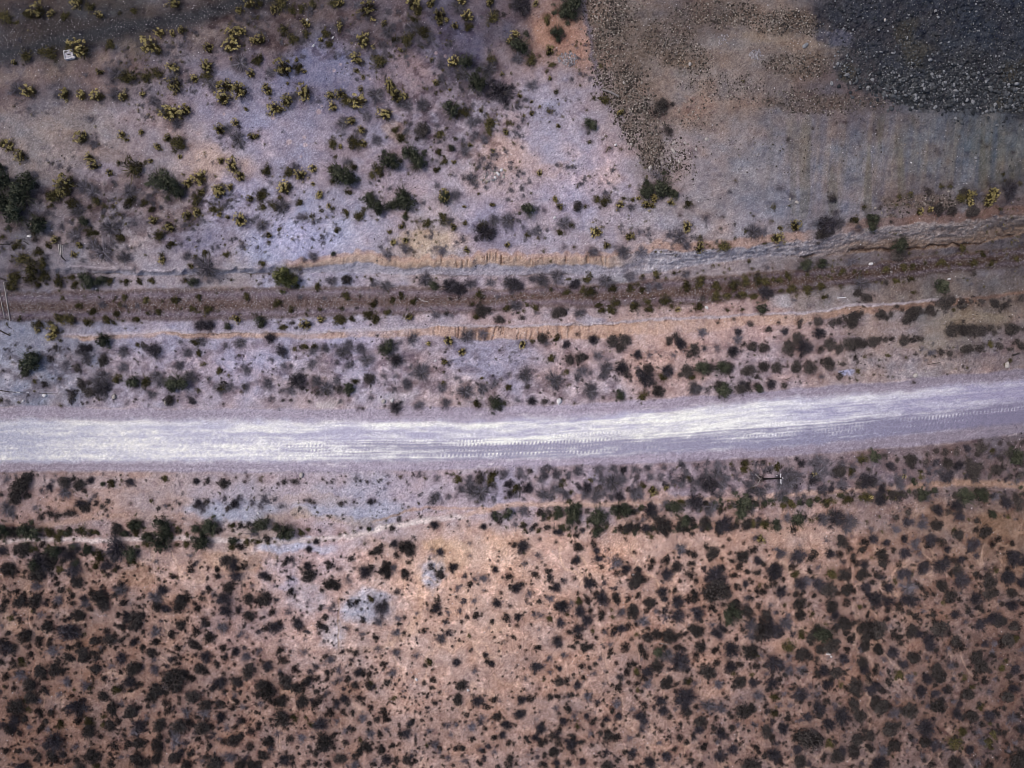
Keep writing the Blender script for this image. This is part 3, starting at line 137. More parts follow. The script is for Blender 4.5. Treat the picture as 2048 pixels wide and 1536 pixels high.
# soil survey: photo point and soil tone with corner lens falloff painted in
SOIL_AND_FALLOFF = """60,20,64,56,60 250,50,60,55,58 100,90,54,52,56 450,10,68,60,64 50,160,92,80,88 200,140,100,86,92 330,120,110,96,104 450,60,95,82,88 600,30,76,66,72 560,70,90,78,84 750,40,92,78,84 900,80,84,77,94 1000,50,84,74,86
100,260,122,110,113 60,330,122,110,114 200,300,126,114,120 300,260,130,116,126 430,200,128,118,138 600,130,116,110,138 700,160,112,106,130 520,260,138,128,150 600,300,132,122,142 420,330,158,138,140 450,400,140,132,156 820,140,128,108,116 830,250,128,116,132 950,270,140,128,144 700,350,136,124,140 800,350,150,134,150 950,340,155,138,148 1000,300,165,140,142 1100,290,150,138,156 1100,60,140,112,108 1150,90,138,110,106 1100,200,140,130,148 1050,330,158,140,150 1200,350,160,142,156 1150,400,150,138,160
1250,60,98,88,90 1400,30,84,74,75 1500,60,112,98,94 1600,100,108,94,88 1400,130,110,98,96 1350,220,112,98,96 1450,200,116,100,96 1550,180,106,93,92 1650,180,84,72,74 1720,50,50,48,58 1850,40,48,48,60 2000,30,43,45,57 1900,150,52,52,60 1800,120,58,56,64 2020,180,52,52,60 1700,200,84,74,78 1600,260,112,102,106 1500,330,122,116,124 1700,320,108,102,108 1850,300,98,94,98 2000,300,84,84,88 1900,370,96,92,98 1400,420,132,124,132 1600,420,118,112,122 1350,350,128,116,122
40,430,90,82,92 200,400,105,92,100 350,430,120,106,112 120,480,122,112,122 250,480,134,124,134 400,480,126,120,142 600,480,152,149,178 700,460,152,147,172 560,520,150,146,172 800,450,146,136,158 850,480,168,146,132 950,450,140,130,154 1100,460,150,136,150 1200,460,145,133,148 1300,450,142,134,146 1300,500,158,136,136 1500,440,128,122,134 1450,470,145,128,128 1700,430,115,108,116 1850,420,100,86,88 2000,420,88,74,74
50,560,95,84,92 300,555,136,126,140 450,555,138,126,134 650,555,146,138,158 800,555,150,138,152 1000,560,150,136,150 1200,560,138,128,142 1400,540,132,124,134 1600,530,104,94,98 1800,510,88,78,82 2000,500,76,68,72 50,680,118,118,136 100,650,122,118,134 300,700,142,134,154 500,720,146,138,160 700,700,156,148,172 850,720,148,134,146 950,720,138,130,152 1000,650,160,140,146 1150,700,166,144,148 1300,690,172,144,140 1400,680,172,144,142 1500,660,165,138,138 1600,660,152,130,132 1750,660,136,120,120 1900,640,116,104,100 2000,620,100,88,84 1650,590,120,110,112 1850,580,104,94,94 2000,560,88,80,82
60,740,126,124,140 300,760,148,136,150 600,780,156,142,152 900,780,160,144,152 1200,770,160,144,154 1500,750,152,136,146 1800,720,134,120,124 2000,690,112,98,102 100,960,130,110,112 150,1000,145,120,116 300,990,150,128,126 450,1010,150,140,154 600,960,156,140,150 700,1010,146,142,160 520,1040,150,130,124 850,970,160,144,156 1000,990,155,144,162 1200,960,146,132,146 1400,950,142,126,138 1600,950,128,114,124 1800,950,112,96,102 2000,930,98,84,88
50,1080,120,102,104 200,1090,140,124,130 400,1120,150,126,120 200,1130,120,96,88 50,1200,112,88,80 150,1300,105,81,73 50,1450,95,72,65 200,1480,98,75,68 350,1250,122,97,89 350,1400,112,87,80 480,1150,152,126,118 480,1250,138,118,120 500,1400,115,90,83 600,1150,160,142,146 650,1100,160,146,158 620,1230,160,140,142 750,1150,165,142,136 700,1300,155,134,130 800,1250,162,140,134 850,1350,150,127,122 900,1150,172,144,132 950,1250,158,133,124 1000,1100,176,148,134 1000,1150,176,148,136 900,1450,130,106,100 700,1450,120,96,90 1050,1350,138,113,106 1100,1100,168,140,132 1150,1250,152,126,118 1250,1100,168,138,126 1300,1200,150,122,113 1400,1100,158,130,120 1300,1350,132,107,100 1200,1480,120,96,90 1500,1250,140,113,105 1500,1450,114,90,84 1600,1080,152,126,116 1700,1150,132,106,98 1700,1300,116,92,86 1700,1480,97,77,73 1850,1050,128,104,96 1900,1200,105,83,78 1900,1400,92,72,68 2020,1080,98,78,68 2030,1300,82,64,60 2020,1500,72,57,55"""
# patches: x,y,rx,ry, r,g,b, strength
PATCH = """250,962,270,13,158,144,152,.7 560,1000,270,34,156,148,164,.75 860,985,170,36,160,150,168,.75 600,485,72,38,156,154,190,.6 735,1212,52,36,150,150,170,.75 868,1140,26,30,150,150,170,.75 460,1018,100,22,150,154,178,1 700,1020,100,24,152,154,178,.95 590,1092,75,13,170,172,200,.8 575,1165,20,13,172,166,192,.8 668,1270,24,34,164,154,164,.8 610,1195,40,34,160,150,163,.7 560,1140,40,34,162,150,166,.6 470,410,50,25,146,142,168,.6 985,715,90,44,138,134,158,1 1000,470,58,24,122,118,142,.8 620,140,60,30,106,106,134,.8 920,90,50,45,80,76,100,.7 400,480,70,25,118,112,134,.7 850,478,45,18,172,148,132,.7 1000,308,70,33,172,144,138,.6 1110,60,50,28,150,116,104,.8 1150,95,38,32,146,112,102,.8 782,262,30,20,170,142,126,.8 425,335,32,45,168,146,142,.7 700,330,60,16,152,132,144,.5 490,380,40,22,142,138,166,.7 200,345,50,15,136,128,148,.7 700,1045,60,12,148,128,114,.6 610,1035,20,14,152,130,112,.5 1185,645,30,10,160,156,176,.8 1260,600,0,0,0,0,0,0 1235,556,24,10,160,160,168,.8 1560,600,26,16,160,158,172,.8 1970,535,36,18,110,106,120,.7 1690,745,14,6,150,156,196,.9 1850,690,60,14,140,128,120,.5 1680,688,60,10,152,144,166,.6 800,790,26,16,166,164,180,.6 665,805,24,12,182,172,176,.7 945,1000,0,0,0,0,0,0 1000,980,40,25,148,142,168,.6 855,1180,0,0,0,0,0,0 905,1105,40,30,186,158,142,.5 880,1095,30,14,172,142,120,.35 855,1060,60,10,0,0,0,0 1090,340,40,14,172,146,148,.7 1210,355,45,16,172,150,152,.6 1390,215,35,22,124,98,90,.7 1380,130,20,12,134,110,90,.6 1530,70,50,20,124,110,100,.6 100,690,50,25,124,124,144,.7 30,700,35,25,120,122,142,.7 60,460,40,20,118,118,128,.6 170,1010,60,18,156,126,116,.7 350,1000,40,16,158,132,124,.6 640,1000,80,14,160,140,138,.5 1160,1000,60,10,170,140,134,.7 1330,1000,50,8,172,142,134,.6 1900,1040,70,24,126,98,84,.6 2010,1050,50,26,116,90,74,.6 450,1120,60,26,158,130,118,.6 280,1160,40,22,128,100,88,.6 1960,640,70,18,122,110,96,.6 1330,395,0,0,0,0,0,0"""
# pale crusted discs on the flat: x,y,r
DISCS = "578,284,5.5 608,275,3.5 610,290,4.5 602,314,2.5 637,224,5 643,212,2.2 682,129,2.5 741,157,2 778,155.5,2 546,234,4.5 768,167,1.5 448,228,2.4 727,155,3 668,142,3 872,106,3.5 891,112,3"
ROCKS = """1118,803,6,W 615,40,3,W 666,75.5,2.4,W 627,92,3,W 1785,105,5,G 1762,104,3,G 1610,91,5,G 1972,163,4,G 1906,170,4,G 1911,182,4,G 2003,167,3,G 1831,198,4,G 1663,167,4,G 1769,40,3,T 1951,316,3,G 1822,325,2,W 1347,303,5,T 1300,336,5,T 1347,286,4,T 1370,286,3,T 1358,323,3,T 1392,299,3,T 1231,290,3,W 1262,288,3,T 1414,279,4,T 1379,128,4,T 1247,165,3,T 1593,405,4,T 1742,528,4.2,W 1897,558,3.2,W 1830,752,5,T 2014,730,6,T 1822,650,2,T 1580,399,3,T 1413,616,4,W 90,791,4.4,W 332,806,5.4,T 229,793,5,T 46,802,2.6,W 604,951,6,T 784,801,4,W 767,803,5,T 517,1027,3,W 1266,1149,2.6,W 936,1380,3.4,W 833,1359,3.4,W 1656,1307,4,W 1662,1313,2.6,W 193,578,2.4,W 59,472,4,W 871,721,2.6,W 996,347,4,W 1007,354,3.6,T 990,355,3,W 975,362,3.4,T 1003,340,3.4,W 991,346,2.6,T 986,360,3,G 1109,435,3.4,W 1080,465,3,T 1870,22,3,G 1990,210,4,G 1945,205,4,G 1870,215,4,G 1700,165,4,G 1692,150,4,G 1675,128,4,G 1860,120,4,G 1845,170,4,G 1890,165,3.4,G 1925,210,3.6,G 1740,150,3.4,G"""

# ------------------------------------------------------------------ the lie of the land (u, v: survey coordinates, 13 to a metre)
northTop = curve("-200,532 0,535 150,535 300,540 420,535 500,535 560,532 650,522 700,508 745,506 760,514 790,522 850,520 900,518 940,520 955,510 1000,507 1050,516 1100,515 1180,512 1240,508 1300,500 1330,500 1400,500 1490,490 1540,484 1627,476 1757,449 1875,442 1979,431 2048,428 2300,420")
northBase = curve("-200,545 0,548 300,552 500,548 700,545 767,549 824,549 903,551 1024,551 1128,549 1245,560 1284,549 1336,541 1415,528 1534,513 1593,516 1718,506 1770,501 1869,498 1940,490 2031,472 2300,450")
railTop = curve("-200,585 0,585 150,584 300,578 500,576 700,573 900,575 1000,578 1100,572 1200,570 1300,561 1400,554 1536,546 1700,532 1850,515 2048,495 2300,470")
railBot = curve("-200,638 0,640 200,642 400,640 600,636 750,630 900,627 1000,620 1040,610 1200,614 1336,612 1415,609 1536,588 1653,575 1770,560 1874,547 2048,532 2300,515")
lip = curve("-200,675 0,674 100,671 130,669 250,665 330,661 450,662 600,663 700,660 800,655 900,650 1024,650 1100,648 1200,645 1350,636 1450,632 1600,625 1700,612 1850,600 1950,590 2048,580 2300,560")
roadTop = curve("-200,838 0,839 300,839 500,839 800,841 950,841 1100,835 1250,826 1350,818 1500,801 1600,795 1700,788 1800,780 1900,772 2048,758 2300,735")
roadBot = curve("-200,925 0,925 300,924 600,924 850,922 1024,919 1150,915 1300,907 1400,902 1536,897 1700,882 1850,866 2048,845 2300,815")
shoulderTop = curve("-200,812 0,812 400,818 700,816 1000,812 1150,808 1300,798 1450,787 1600,775 1800,760 2048,738 2300,715")
shoulderBot = curve("-200,946 0,944 300,944 600,945 900,940 1024,934 1200,930 1400,922 1536,914 1700,903 1850,892 2048,866 2300,840")
heapLeft = curve("-200,1165 0,1172 130,1192 180,1210 250,1245 320,1290 360,1310 420,1330 500,1400")
heapFoot = curve("1100,480 1310,415 1400,440 1560,440 1680,428 1800,402 1900,388 2048,368 2300,340")
slateFoot = curve("1500,60 1640,100 1668,140 1700,172 1750,198 1800,216 1860,229 1920,232 2048,232 2300,232")
trackTop = curve("-200,70 0,52 100,32 150,30 250,32 330,20 400,0 500,-40")
trackBot = curve("-200,170 0,128 100,108 180,92 250,74 330,66 400,50 470,28 540,14 640,-20")
bedDepth = curve("-300,-0.9 0,-1.0 500,-1.5 1000,-2.0 1500,-2.6 2048,-3.2 2400,-3.2")

def _grain(u, v):
    return np.clip(np.random.RandomState(3).normal(size=np.shape(u)), -2, 2.5).astype(np.float32)

def heap_in(u, v):
    wob = 14 * fbm(u / 60, v / 60, 3, 3)
    return np.minimum((u + wob) - heapLeft(v), heapFoot(u) - (v + wob))

def ridged(x, y, octv, s):
    return 1 - np.abs(fbm(x, y, octv, s)) * 1.6

def land(u, v):
    """(height in metres, tone in sRGB 0-255) of the land at survey coordinates u, v"""
    w1 = fbm(u / 55, v / 55, 4, 1); w2 = fbm(u / 55 + 40, v / 55 + 17, 4, 2)
    f1 = fbm(u / 14, v / 14, 3, 5); f2 = fbm(u / 14 + 9, v / 14 + 31, 3, 6)
    fine = vnoise(u / 2.4, v / 2.4, 8); fine2 = vnoise(u / 5.1, v / 5.1, 9)
    # ---- tone: survey points, spread smoothly over wandering outlines
    pts = np.array([[float(t) for t in w.split(',')] for w in SOIL_AND_FALLOFF.split()])
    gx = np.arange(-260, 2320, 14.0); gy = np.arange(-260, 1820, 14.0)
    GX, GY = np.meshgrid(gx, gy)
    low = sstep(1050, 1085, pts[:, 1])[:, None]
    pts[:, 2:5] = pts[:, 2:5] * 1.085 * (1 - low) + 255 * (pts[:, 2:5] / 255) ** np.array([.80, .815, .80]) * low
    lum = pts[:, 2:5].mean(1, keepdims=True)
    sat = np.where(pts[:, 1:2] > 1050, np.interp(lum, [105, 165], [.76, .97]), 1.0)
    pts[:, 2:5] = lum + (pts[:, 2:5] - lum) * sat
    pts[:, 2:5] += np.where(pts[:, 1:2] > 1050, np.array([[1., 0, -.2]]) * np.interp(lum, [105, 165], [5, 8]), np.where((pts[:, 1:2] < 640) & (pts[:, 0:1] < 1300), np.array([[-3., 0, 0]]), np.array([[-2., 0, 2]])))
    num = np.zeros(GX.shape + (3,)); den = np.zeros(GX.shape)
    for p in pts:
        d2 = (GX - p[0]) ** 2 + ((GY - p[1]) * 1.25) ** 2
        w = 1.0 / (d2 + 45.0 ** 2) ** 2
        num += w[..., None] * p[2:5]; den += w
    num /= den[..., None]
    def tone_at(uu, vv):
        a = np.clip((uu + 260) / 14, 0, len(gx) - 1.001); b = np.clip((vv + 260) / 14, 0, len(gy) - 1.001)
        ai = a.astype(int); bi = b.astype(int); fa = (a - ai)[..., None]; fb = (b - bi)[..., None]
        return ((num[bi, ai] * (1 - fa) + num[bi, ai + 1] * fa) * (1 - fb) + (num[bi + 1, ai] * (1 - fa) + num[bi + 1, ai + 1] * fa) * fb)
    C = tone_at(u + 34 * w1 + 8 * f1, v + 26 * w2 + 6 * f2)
    def blend(m, c, k=1.0):
        nonlocal C
        m = (m * k)[..., None]
        C = C * (1 - m) + np.asarray(c, float) * m
    # broad drifts of greyer and pinker dust
    warm = fbm(u / 38, v / 30, 4, 4)
    C = C + warm[..., None] * np.array([5.5, -.5, -6.0]) + (fbm(u / 20, v / 17, 4, 10) * 10)[..., None]
    for w in PATCH_ROWS:
        x, y, rx, ry, r, g, b, k = w
        if rx == 0 or r == 0: continue
        dd = ((u + 16 * w1 + 7 * f1 - x) / rx) ** 2 + ((v + 12 * w2 + 6 * f2 - y) / ry) ** 2
        blend(np.clip(sstep(1.7, 0.35, dd) * (.8 + .5 * w1 + .3 * f2), 0, 1), (r * 1.06, g * 1.06, b * 1.06), min(1, k * (1.25 if y > 1080 else .9)))
    for w in DISCS.split():
        x, y, r = [float(t) for t in w.split(',')]
        dd = np.hypot(u + 1.2 * f1 - x, v + 1.2 * f2 - y)
        blend(sstep(r + .9, r - .6, dd), (176, 156, 164), .75)
    Z = 0.22 * fbm(u / 210, v / 210, 3, 11) + 0.06 * fbm(u / 42, v / 42, 3, 12) + 0.022 * f1 + 0.010 * fine2
    # ---- gravel track on its bank, top left
    tr = sstep(-16, 18, (v + 5 * f1) - trackTop(u)) * sstep(-14, 22, trackBot(u) - (v + 5 * f1)) * sstep(640, 540, u)
    Z += 0.35 * tr
    blend(np.clip(tr * (0.8 + 0.3 * (w1 + f1)), 0, 1), (54, 49, 52), .92)
    blend(sstep(26, 6, np.abs(v - trackBot(u) + 16 + 5 * w1)) * tr, (50, 52, 60), .7)
    # ---- litter of dry grass below the track
    lit = sstep(0, 22, v - trackBot(u)) * sstep(75, 28, v - trackBot(u)) * sstep(620, 380, u) * np.clip(.5 + 1.2 * f2, 0, 1)
    blend(lit, (134, 118, 112), .45)
    # ---- spoil heap
    hd = heap_in(u, v)
    inside = sstep(-6, 10, hd)
    Z += inside * (6.5 * (1 - np.exp(-np.clip(hd, 0, 900) / 190.0)) + 0.16 * fbm(u / 26, v / 26, 3, 13))
    streak = fbm(u / 9 + (v - 300) * 0.012, v / 170, 3, 14)
    face = inside * sstep(205, 260, v) * sstep(1500, 1640, u)
    Z += face * 0.06 * streak
    C += (face * streak)[..., None] * np.array([9.0, 6.0, 0.0])
    blend(face * sstep(.25, .6, fbm(u / 22, v / 200, 2, 15)), (92, 86, 72), .35)
    slate = sstep(-6, 10, slateFoot(u) - (v + 9 * f1 + 18 * w2)) * sstep(1628, 1672, u + 34 * w1 + 14 * f2) * inside
    blend(slate, (50, 52, 60), .55)
    Z += slate * (0.20 * vnoise(u / 3.3, v / 3.3, 2) + 0.2 * fbm(u / 9, v / 9, 2, 4))
    sl2 = slate * sstep(.05, .5, fbm(u / 70, v / 50, 3, 9))
    blend(sl2, (66, 62, 56), .6)
    blend(slate * sstep(1.2, .5, ((u + 14 * w1 - 1668) / 34) ** 2 + ((v + 10 * f1 - 78) / 20) ** 2), (86, 86, 104), .8)
    C += (slate * vnoise(u / 1.9, v / 1.9, 7))[..., None] * 16
    strip = sstep(-6, 4, hd) * sstep(100, 20, (u + 26 * w1) - heapLeft(v)) * sstep(370, 330, v) * np.clip(.8 + .5 * w2 + .5 * f1, 0, 1)
    blend(strip, (94, 84, 80), .5)
    C += (strip * vnoise(u / 1.8, v / 1.8, 5))[..., None] * 20; Z += strip * .14 * vnoise(u / 3, v / 3, 6)
    toe = sstep(9, 2, np.abs((u + 6 * f1) - heapLeft(v) + 4)) * sstep(190, 120, v)
    blend(toe, (92, 90, 112), .6)
    # brown rubble aprons
    for (bx, by, rx, ry) in ((1255, 70, 75, 80), (1280, 190, 55, 90), (1430, 25, 90, 34), (1530, 40, 95, 26), (1590, 45, 60, 26), (1600, 130, 70, 26), (1640, 205, 130, 24), (1340, 80, 60, 50), (1380, 120, 45, 34), (1300, 290, 26, 60), (1850, 405, 90, 16)):
        m = sstep(1.3, .4, ((u + 14 * w1 + 8 * f1 - bx) / rx) ** 2 + ((v + 10 * w2 + 8 * f2 - by) / ry) ** 2)
        m = np.clip(m * (.7 + .6 * w2 + .4 * f1), 0, 1)
        blend(m, (94, 82, 78), .62)
        Z += m * 0.16 * vnoise(u / 3.1, v / 3.1, 6)
        C += (m * vnoise(u / 1.8, v / 1.8, 5))[..., None] * 16
    # ---- the railway cutting
    depth = bedDepth(u)
    nt = northTop(u) + 2.5 * f1 + 4.0 * vnoise(u / 11, 0 * v + 3, 3); nb = northBase(u) + 2.0 * f2
    rt = railTop(u) + 3 * f1; rb = railBot(u) + 3 * f2; lp = lip(u) + 1.8 * f1 + 3 * w1
    east = sstep(1180, 1320, u)
    steep = sstep(0, 1, (v - nt) / np.maximum(nb - nt, 5))
    cut = np.where(v < nt, 0.0, np.where(v < nb, steep * 0.82, np.where(v < rt, 0.82 + 0.18 * sstep(0, 1, (v - nb) / np.maximum(rt - nb, 4)), 1.0)))
    up = sstep(0, 1, (v - rb) / np.maximum(lp + 24 - rb, 6))
    cut = np.where(v > rb, 1 - up, cut)
    side = sstep(-180, 120, u)
    Z += depth * cut * (0.35 + 0.65 * side)
    inN = band(v, nt, nb, 1.6); inS = band(v, lp, lp + 24, 2.0)
    # orange clay with rills: north face
    clay = sstep(545, 600, u + 12 * w1) * sstep(1290, 1225, u)
    och = band(v, nt, nt + (nb - nt) * (0.5 + .16 * w1), 3.0) * clay
    blend(och, (181, 153, 138), .8)
    rillN = np.abs(vnoise(u / 4.4 + .35 * f2, v / 160, 4)); rillN = sstep(.30, .0, rillN) * np.clip(.45 + 1.1 * fbm(u / 13, 0 * v + 2, 2, 6), 0, 1) * sstep(1.15, .4, (v - nt) / np.maximum((nb - nt) * .5, 4) - .5 * vnoise(u / 6, 0 * v, 5))
    strong = sstep(830, 900, u) * sstep(1230, 1180, u) * .8 + .25
    Z -= och * rillN * 0.55 * strong
    blend(och * rillN * strong, (140, 108, 86), .35)  # groove shade painted in as darker brown clay
    # pale mudstone below it and the grey rock face to the east
    mud = band(v, nt + (nb - nt) * (.45 + .1 * w1), nb, 2.5) * sstep(100, 180, u) * (1 - east)
    blend(mud, (160, 156, 174), .75)
    rock = band(v, nt + 2, nb, 2.0) * east
    vs_ = v - northTop(u)
    rk = ridged(u / 30 + .8 * w1, vs_ / 8.5 + .5 * w2, 4, 5)
    rk2 = ridged(u / 9, vs_ / 4.2, 3, 9)
    tone = np.stack([np.interp(u, [1250, 1450, 1650, 1850, 2048], q) for q in ([168, 164, 152, 136, 116], [164, 160, 144, 126, 106], [180, 176, 154, 130, 108])], -1)
    C = C * (1 - (rock * .9)[..., None]) + tone * (rock * .9)[..., None]
    Z += (rock + .35 * mud) * ((rk - .55) * 0.30 + (rk2 - .6) * 0.13)
    crack = sstep(.16, .0, np.abs(fbm(u / 24 + .5 * f1, vs_ / 7.5 + u / 90, 3, 12)))
    Z -= crack * (rock + .4 * mud) * 0.15
    C -= (crack * (rock + .45 * mud))[..., None] * 24
    C += (rock * (rk - .6))[..., None] * 26
    brown = rock * sstep(1600, 1740, u) * sstep(.38, .72, (v - nt) / np.maximum(nb - nt, 5) + .18 * w1)
    blend(brown, (116, 96, 86), .7)
    led = sstep(3.0 + 4 * np.clip(w1, 0, 1), .4, np.abs(v - nb + 4 + 4.0 * f1 + 4 * w2)) * sstep(1560, 1620, u) * sstep(-.45, .1, fbm(u / 40, v / 90, 2, 3))
    Z -= led * .6
    blend(led, (70, 54, 50), .6)  # overhang shadow painted as a dark line along the cliff foot
    red = band(v, nt - 16 - 4 * w1, nt + 3, 3) * sstep(1255, 1310, u) * sstep(2300, 2000, u + 0 * v)
    red = red * np.where(u > 1640, .65, 1.0) * np.where(u > 1640, sstep(1640, 1700, u), sstep(1640, 1600, u) + 0 * u)
    blend(red, (166, 132, 120), .6)
    C -= (red * sstep(1600, 1800, u))[..., None] * np.array([26, 26, 26])
    fr = band(v, nt - 7 - 3 * f2, nt + 2, 2.5) * clay
    blend(fr, (176, 142, 130), .6)
    thin = sstep(2.2, .3, np.abs(v - nt - 4 * w1)) * sstep(110, 150, u) * sstep(570, 520, u)
    blend(thin, (176, 166, 180), .6)
    dk = sstep(1.5, .2, np.abs(v - nb + 1 - 3 * w1)) * sstep(120, 170, u) * sstep(1230, 1150, u) * sstep(-.2, .3, f1 + w2)
    Z -= dk * .3
    blend(dk, (84, 72, 70), .5)
    # the gravel bed
    bed = band(v, rt, rb, 5)
    Z += bed * 0.28
    q = (v - rt) / np.maximum(rb - rt, 5)
    lane = np.interp(q, [0, .18, .42, .6, .8, 1], [0, .9, .1, .0, .9, .2])
    tone = np.stack([np.interp(u, [0, 600, 1200, 1600, 2048], p) for p in ([82, 97, 95, 81, 67], [72, 85, 81, 69, 58], [75, 88, 82, 68, 58])], -1)
    k = (bed * .88)[..., None]
    C = C * (1 - k) + tone * k
    C += (bed * lane)[..., None] * np.array([18, 18, 30.0]) - (bed * (1 - lane))[..., None] * np.array([5, 10, 15.0])
    C += (bed * vnoise(u / 1.7, v / 1.7, 3))[..., None] * 26
    Z += bed * (0.05 * vnoise(u / 1.8, v / 1.8, 6) + .06 * fbm(u / 12, v / 12, 2, 8))
    # orange clay with rills: south lip
    lipw = np.interp(u, [-200, 100, 160, 600, 800, 950, 1180, 1260, 1500, 1800, 2048], [0, 4, 12, 13, 18, 27, 27, 30, 26, 16, 8])
    fin = sstep(800, 880, u) * sstep(1190, 1130, u)
    ys = band(v, lp + 3, lp + lipw * (1 + .2 * w1), 3) * sstep(90, 150, u)
    blend(np.clip(ys * np.maximum(.85 + .5 * w2 + .3 * f1, fin * .95), 0, 1), np.array([182, 150, 136]) + 0 * u[..., None], .75)
    C -= (ys * sstep(1500, 1900, u))[..., None] * np.array([30, 30, 28])
    rillS = np.clip(.45 + 1.1 * fbm(u / 15, v / 40, 2, 7), 0, 1) * sstep(.36, .0, np.abs(vnoise(u / 5.0 + .6 * f1 + (v - lp) * .02, v / 120, 6)))
    Z -= ys * rillS * (.12 + .42 * fin)
    blend(ys * rillS * (.15 + .6 * fin), (154, 124, 106), .32)  # lip grooves darkened too, their shade painted into the clay
    pale = sstep(4.2, 1.2, np.abs(v - lp - 1.0)) * sstep(115, 150, u) * sstep(2000, 1800, u)
    blend(pale, (174, 164, 178), .75)
    knob = pale * sstep(1150, 1185, u) * sstep(1290, 1250, u)
    Z += knob * .35 * (1 - sstep(.25, .0, np.abs(vnoise(u / 6.5, v / 80, 9))))
    crk = sstep(1.3, .2, np.abs(v - lp - 4 - 3 * f1)) * sstep(.0, .4, w2 + .2) * sstep(115, 150, u)
    Z -= crk * .25
    blend(crk, (104, 88, 84), .5)
    # ---- planting rows north of the road: low ridges
    rows = band(v, 690, 800, 20) * sstep(1050, 1250, u)
    Z += rows * 0.10 * np.sin((v + .10 * (u - 1024) + 5 * w1) * 2 * math.pi / 33)
    # ---- the gravel road
    st, sb, top, bot = shoulderTop(u) + 3 * w1 + 1.5 * f1, shoulderBot(u) + 2.5 * w2 + 1.5 * f2, roadTop(u) + 1.6 * w1, roadBot(u) + 1.6 * w2
    sh = band(v, st, sb, 3)
    tone = np.stack([np.interp(u, [-100, 0, 500, 1100, 1600, 2048], p) for p in ([137, 143, 157, 163, 147, 126], [127, 133, 148, 152, 137, 117], [142, 151, 169, 174, 158, 134])], -1)
    k = (sh * .9)[..., None]
    C = C * (1 - k) + tone * k
    lines = fbm(u / 130, (v - top) / 2.6, 3, 7)
    C += (sh * lines)[..., None] * np.array([8, 8, 9.0])
    Z = Z * (1 - .6 * sh) + sh * (0.12 + 0.02 * lines)
    berm = sstep(3.0, .6, np.abs(v - sb + 2.5 * f1)) + sstep(2.6, .6, np.abs(v - st + 2 * f1))
    Z += berm * .05 * sstep(-.1, .4, w2)
    blend(berm * sstep(-.1, .6, f2 + w1), (182, 166, 172), .4)
    road = sstep(-9, 9 + 7 * np.clip(w1, 0, 1), v - top - 3 * f1 - 2 * w2) * sstep(-6, 6, bot + 2.5 * f2 - v)
    V = (v - top) / np.maximum(bot - top, 5)
    cols = np.array([-150., 0, 150, 300, 500, 700, 900, 1100, 1300, 1450, 1600, 1800, 2048, 2250])
    W = np.array([[.3,.75,.35,.55,.1,.3,.7,.6,.8,.7,.3],[.3,.8,.35,.55,.1,.3,.75,.6,.8,.7,.3],[.4,.9,.45,.7,.25,.55,.8,.75,.85,.8,.3],[.4,.95,.5,.75,.5,.6,.85,.85,.9,.85,.35],[.4,1,.7,.75,.8,.8,.9,.9,.9,.85,.3],[.3,.95,.6,.2,.45,.9,.6,.35,.45,.5,.3],[.3,.9,.5,.3,.4,.6,.35,.12,.25,.45,.3],[.2,.4,.65,.75,.5,.8,.7,.15,.12,.35,.4],[.3,.6,1,.7,.9,.95,.8,.3,.15,.2,.3],[.5,.95,1,.75,.9,1,.7,.6,.22,.2,.3],[.5,.75,.6,.35,.6,.85,.6,.25,.12,.25,.3],[.5,.6,.65,.42,.4,.55,.4,.2,.12,.15,.2],[.45,.55,.45,.25,.4,.4,.28,.12,.1,.1,.1],[.4,.5,.4,.2,.4,.4,.2,.1,.1,.1,.1]])
    W[:5] = W[:5] * .80
    a = np.interp(u + 30 * w1, cols, np.arange(len(cols))); ai = np.clip(a.astype(int), 0, len(cols) - 2); fa = a - ai
    Vw = V + .012 * w2 + .055 * fbm(u / 75 + v / 40, v / 30, 3, 2) + .02 * f1
    bq = np.clip(Vw, 0, .999) * 10; bi = np.clip(bq.astype(int), 0, 9); fb = bq - bi
    wh = (W[ai, bi] * (1 - fa) + W[ai + 1, bi] * fa) * (1 - fb) + (W[ai, bi + 1] * (1 - fa) + W[ai + 1, bi + 1] * fa) * fb
    flow = v - top - 0.0
    s1 = fbm(u / 85, flow / 7.5, 4, 3); s2 = fbm(u / 190, flow / 2.0, 3, 12); s3 = fbm(u / 26, flow / 6, 3, 14)
    grit = vnoise(u / 2.3, v / 2.0, 4) * .6 + vnoise(u / 4.2, v / 3.4, 5) * .5
    gritty = np.clip(np.interp(u, [-100, 0, 350, 620, 760], [1, 1, 1, .6, .0]) * sstep(.2, .32, V) + .12, 0, 1)
    wh = wh + .34 * s1 + .17 * s2 + .24 * s3 + .42 * gritty * grit + .10 * vnoise(u / 5, v / 1.6, 2)
    ruts = 0
    for q0, x0 in ((.50, 640), (.56, 540), (.63, 560), (.70, 560), (.77, 600), (.84, 560), (.91, 500), (.35, 900), (.22, 1300)):
        ln = V - q0 - .015 * w1 - .004 * f1
        ruts = ruts + (sstep(.022, .004, np.abs(ln)) - .8 * sstep(.022, .004, np.abs(ln - .032))) * sstep(x0, x0 + 90, u) * np.clip(.4 + .9 * fbm(u / 120, v / 30 + 9 * q0, 2, 5), 0, 1)
    wh = .5 + (wh - .60) * 1.25 + .30 * ruts
    mound = sstep(.55, .9, wh)
    # tyre treads along three lanes
    tread = np.zeros_like(u)
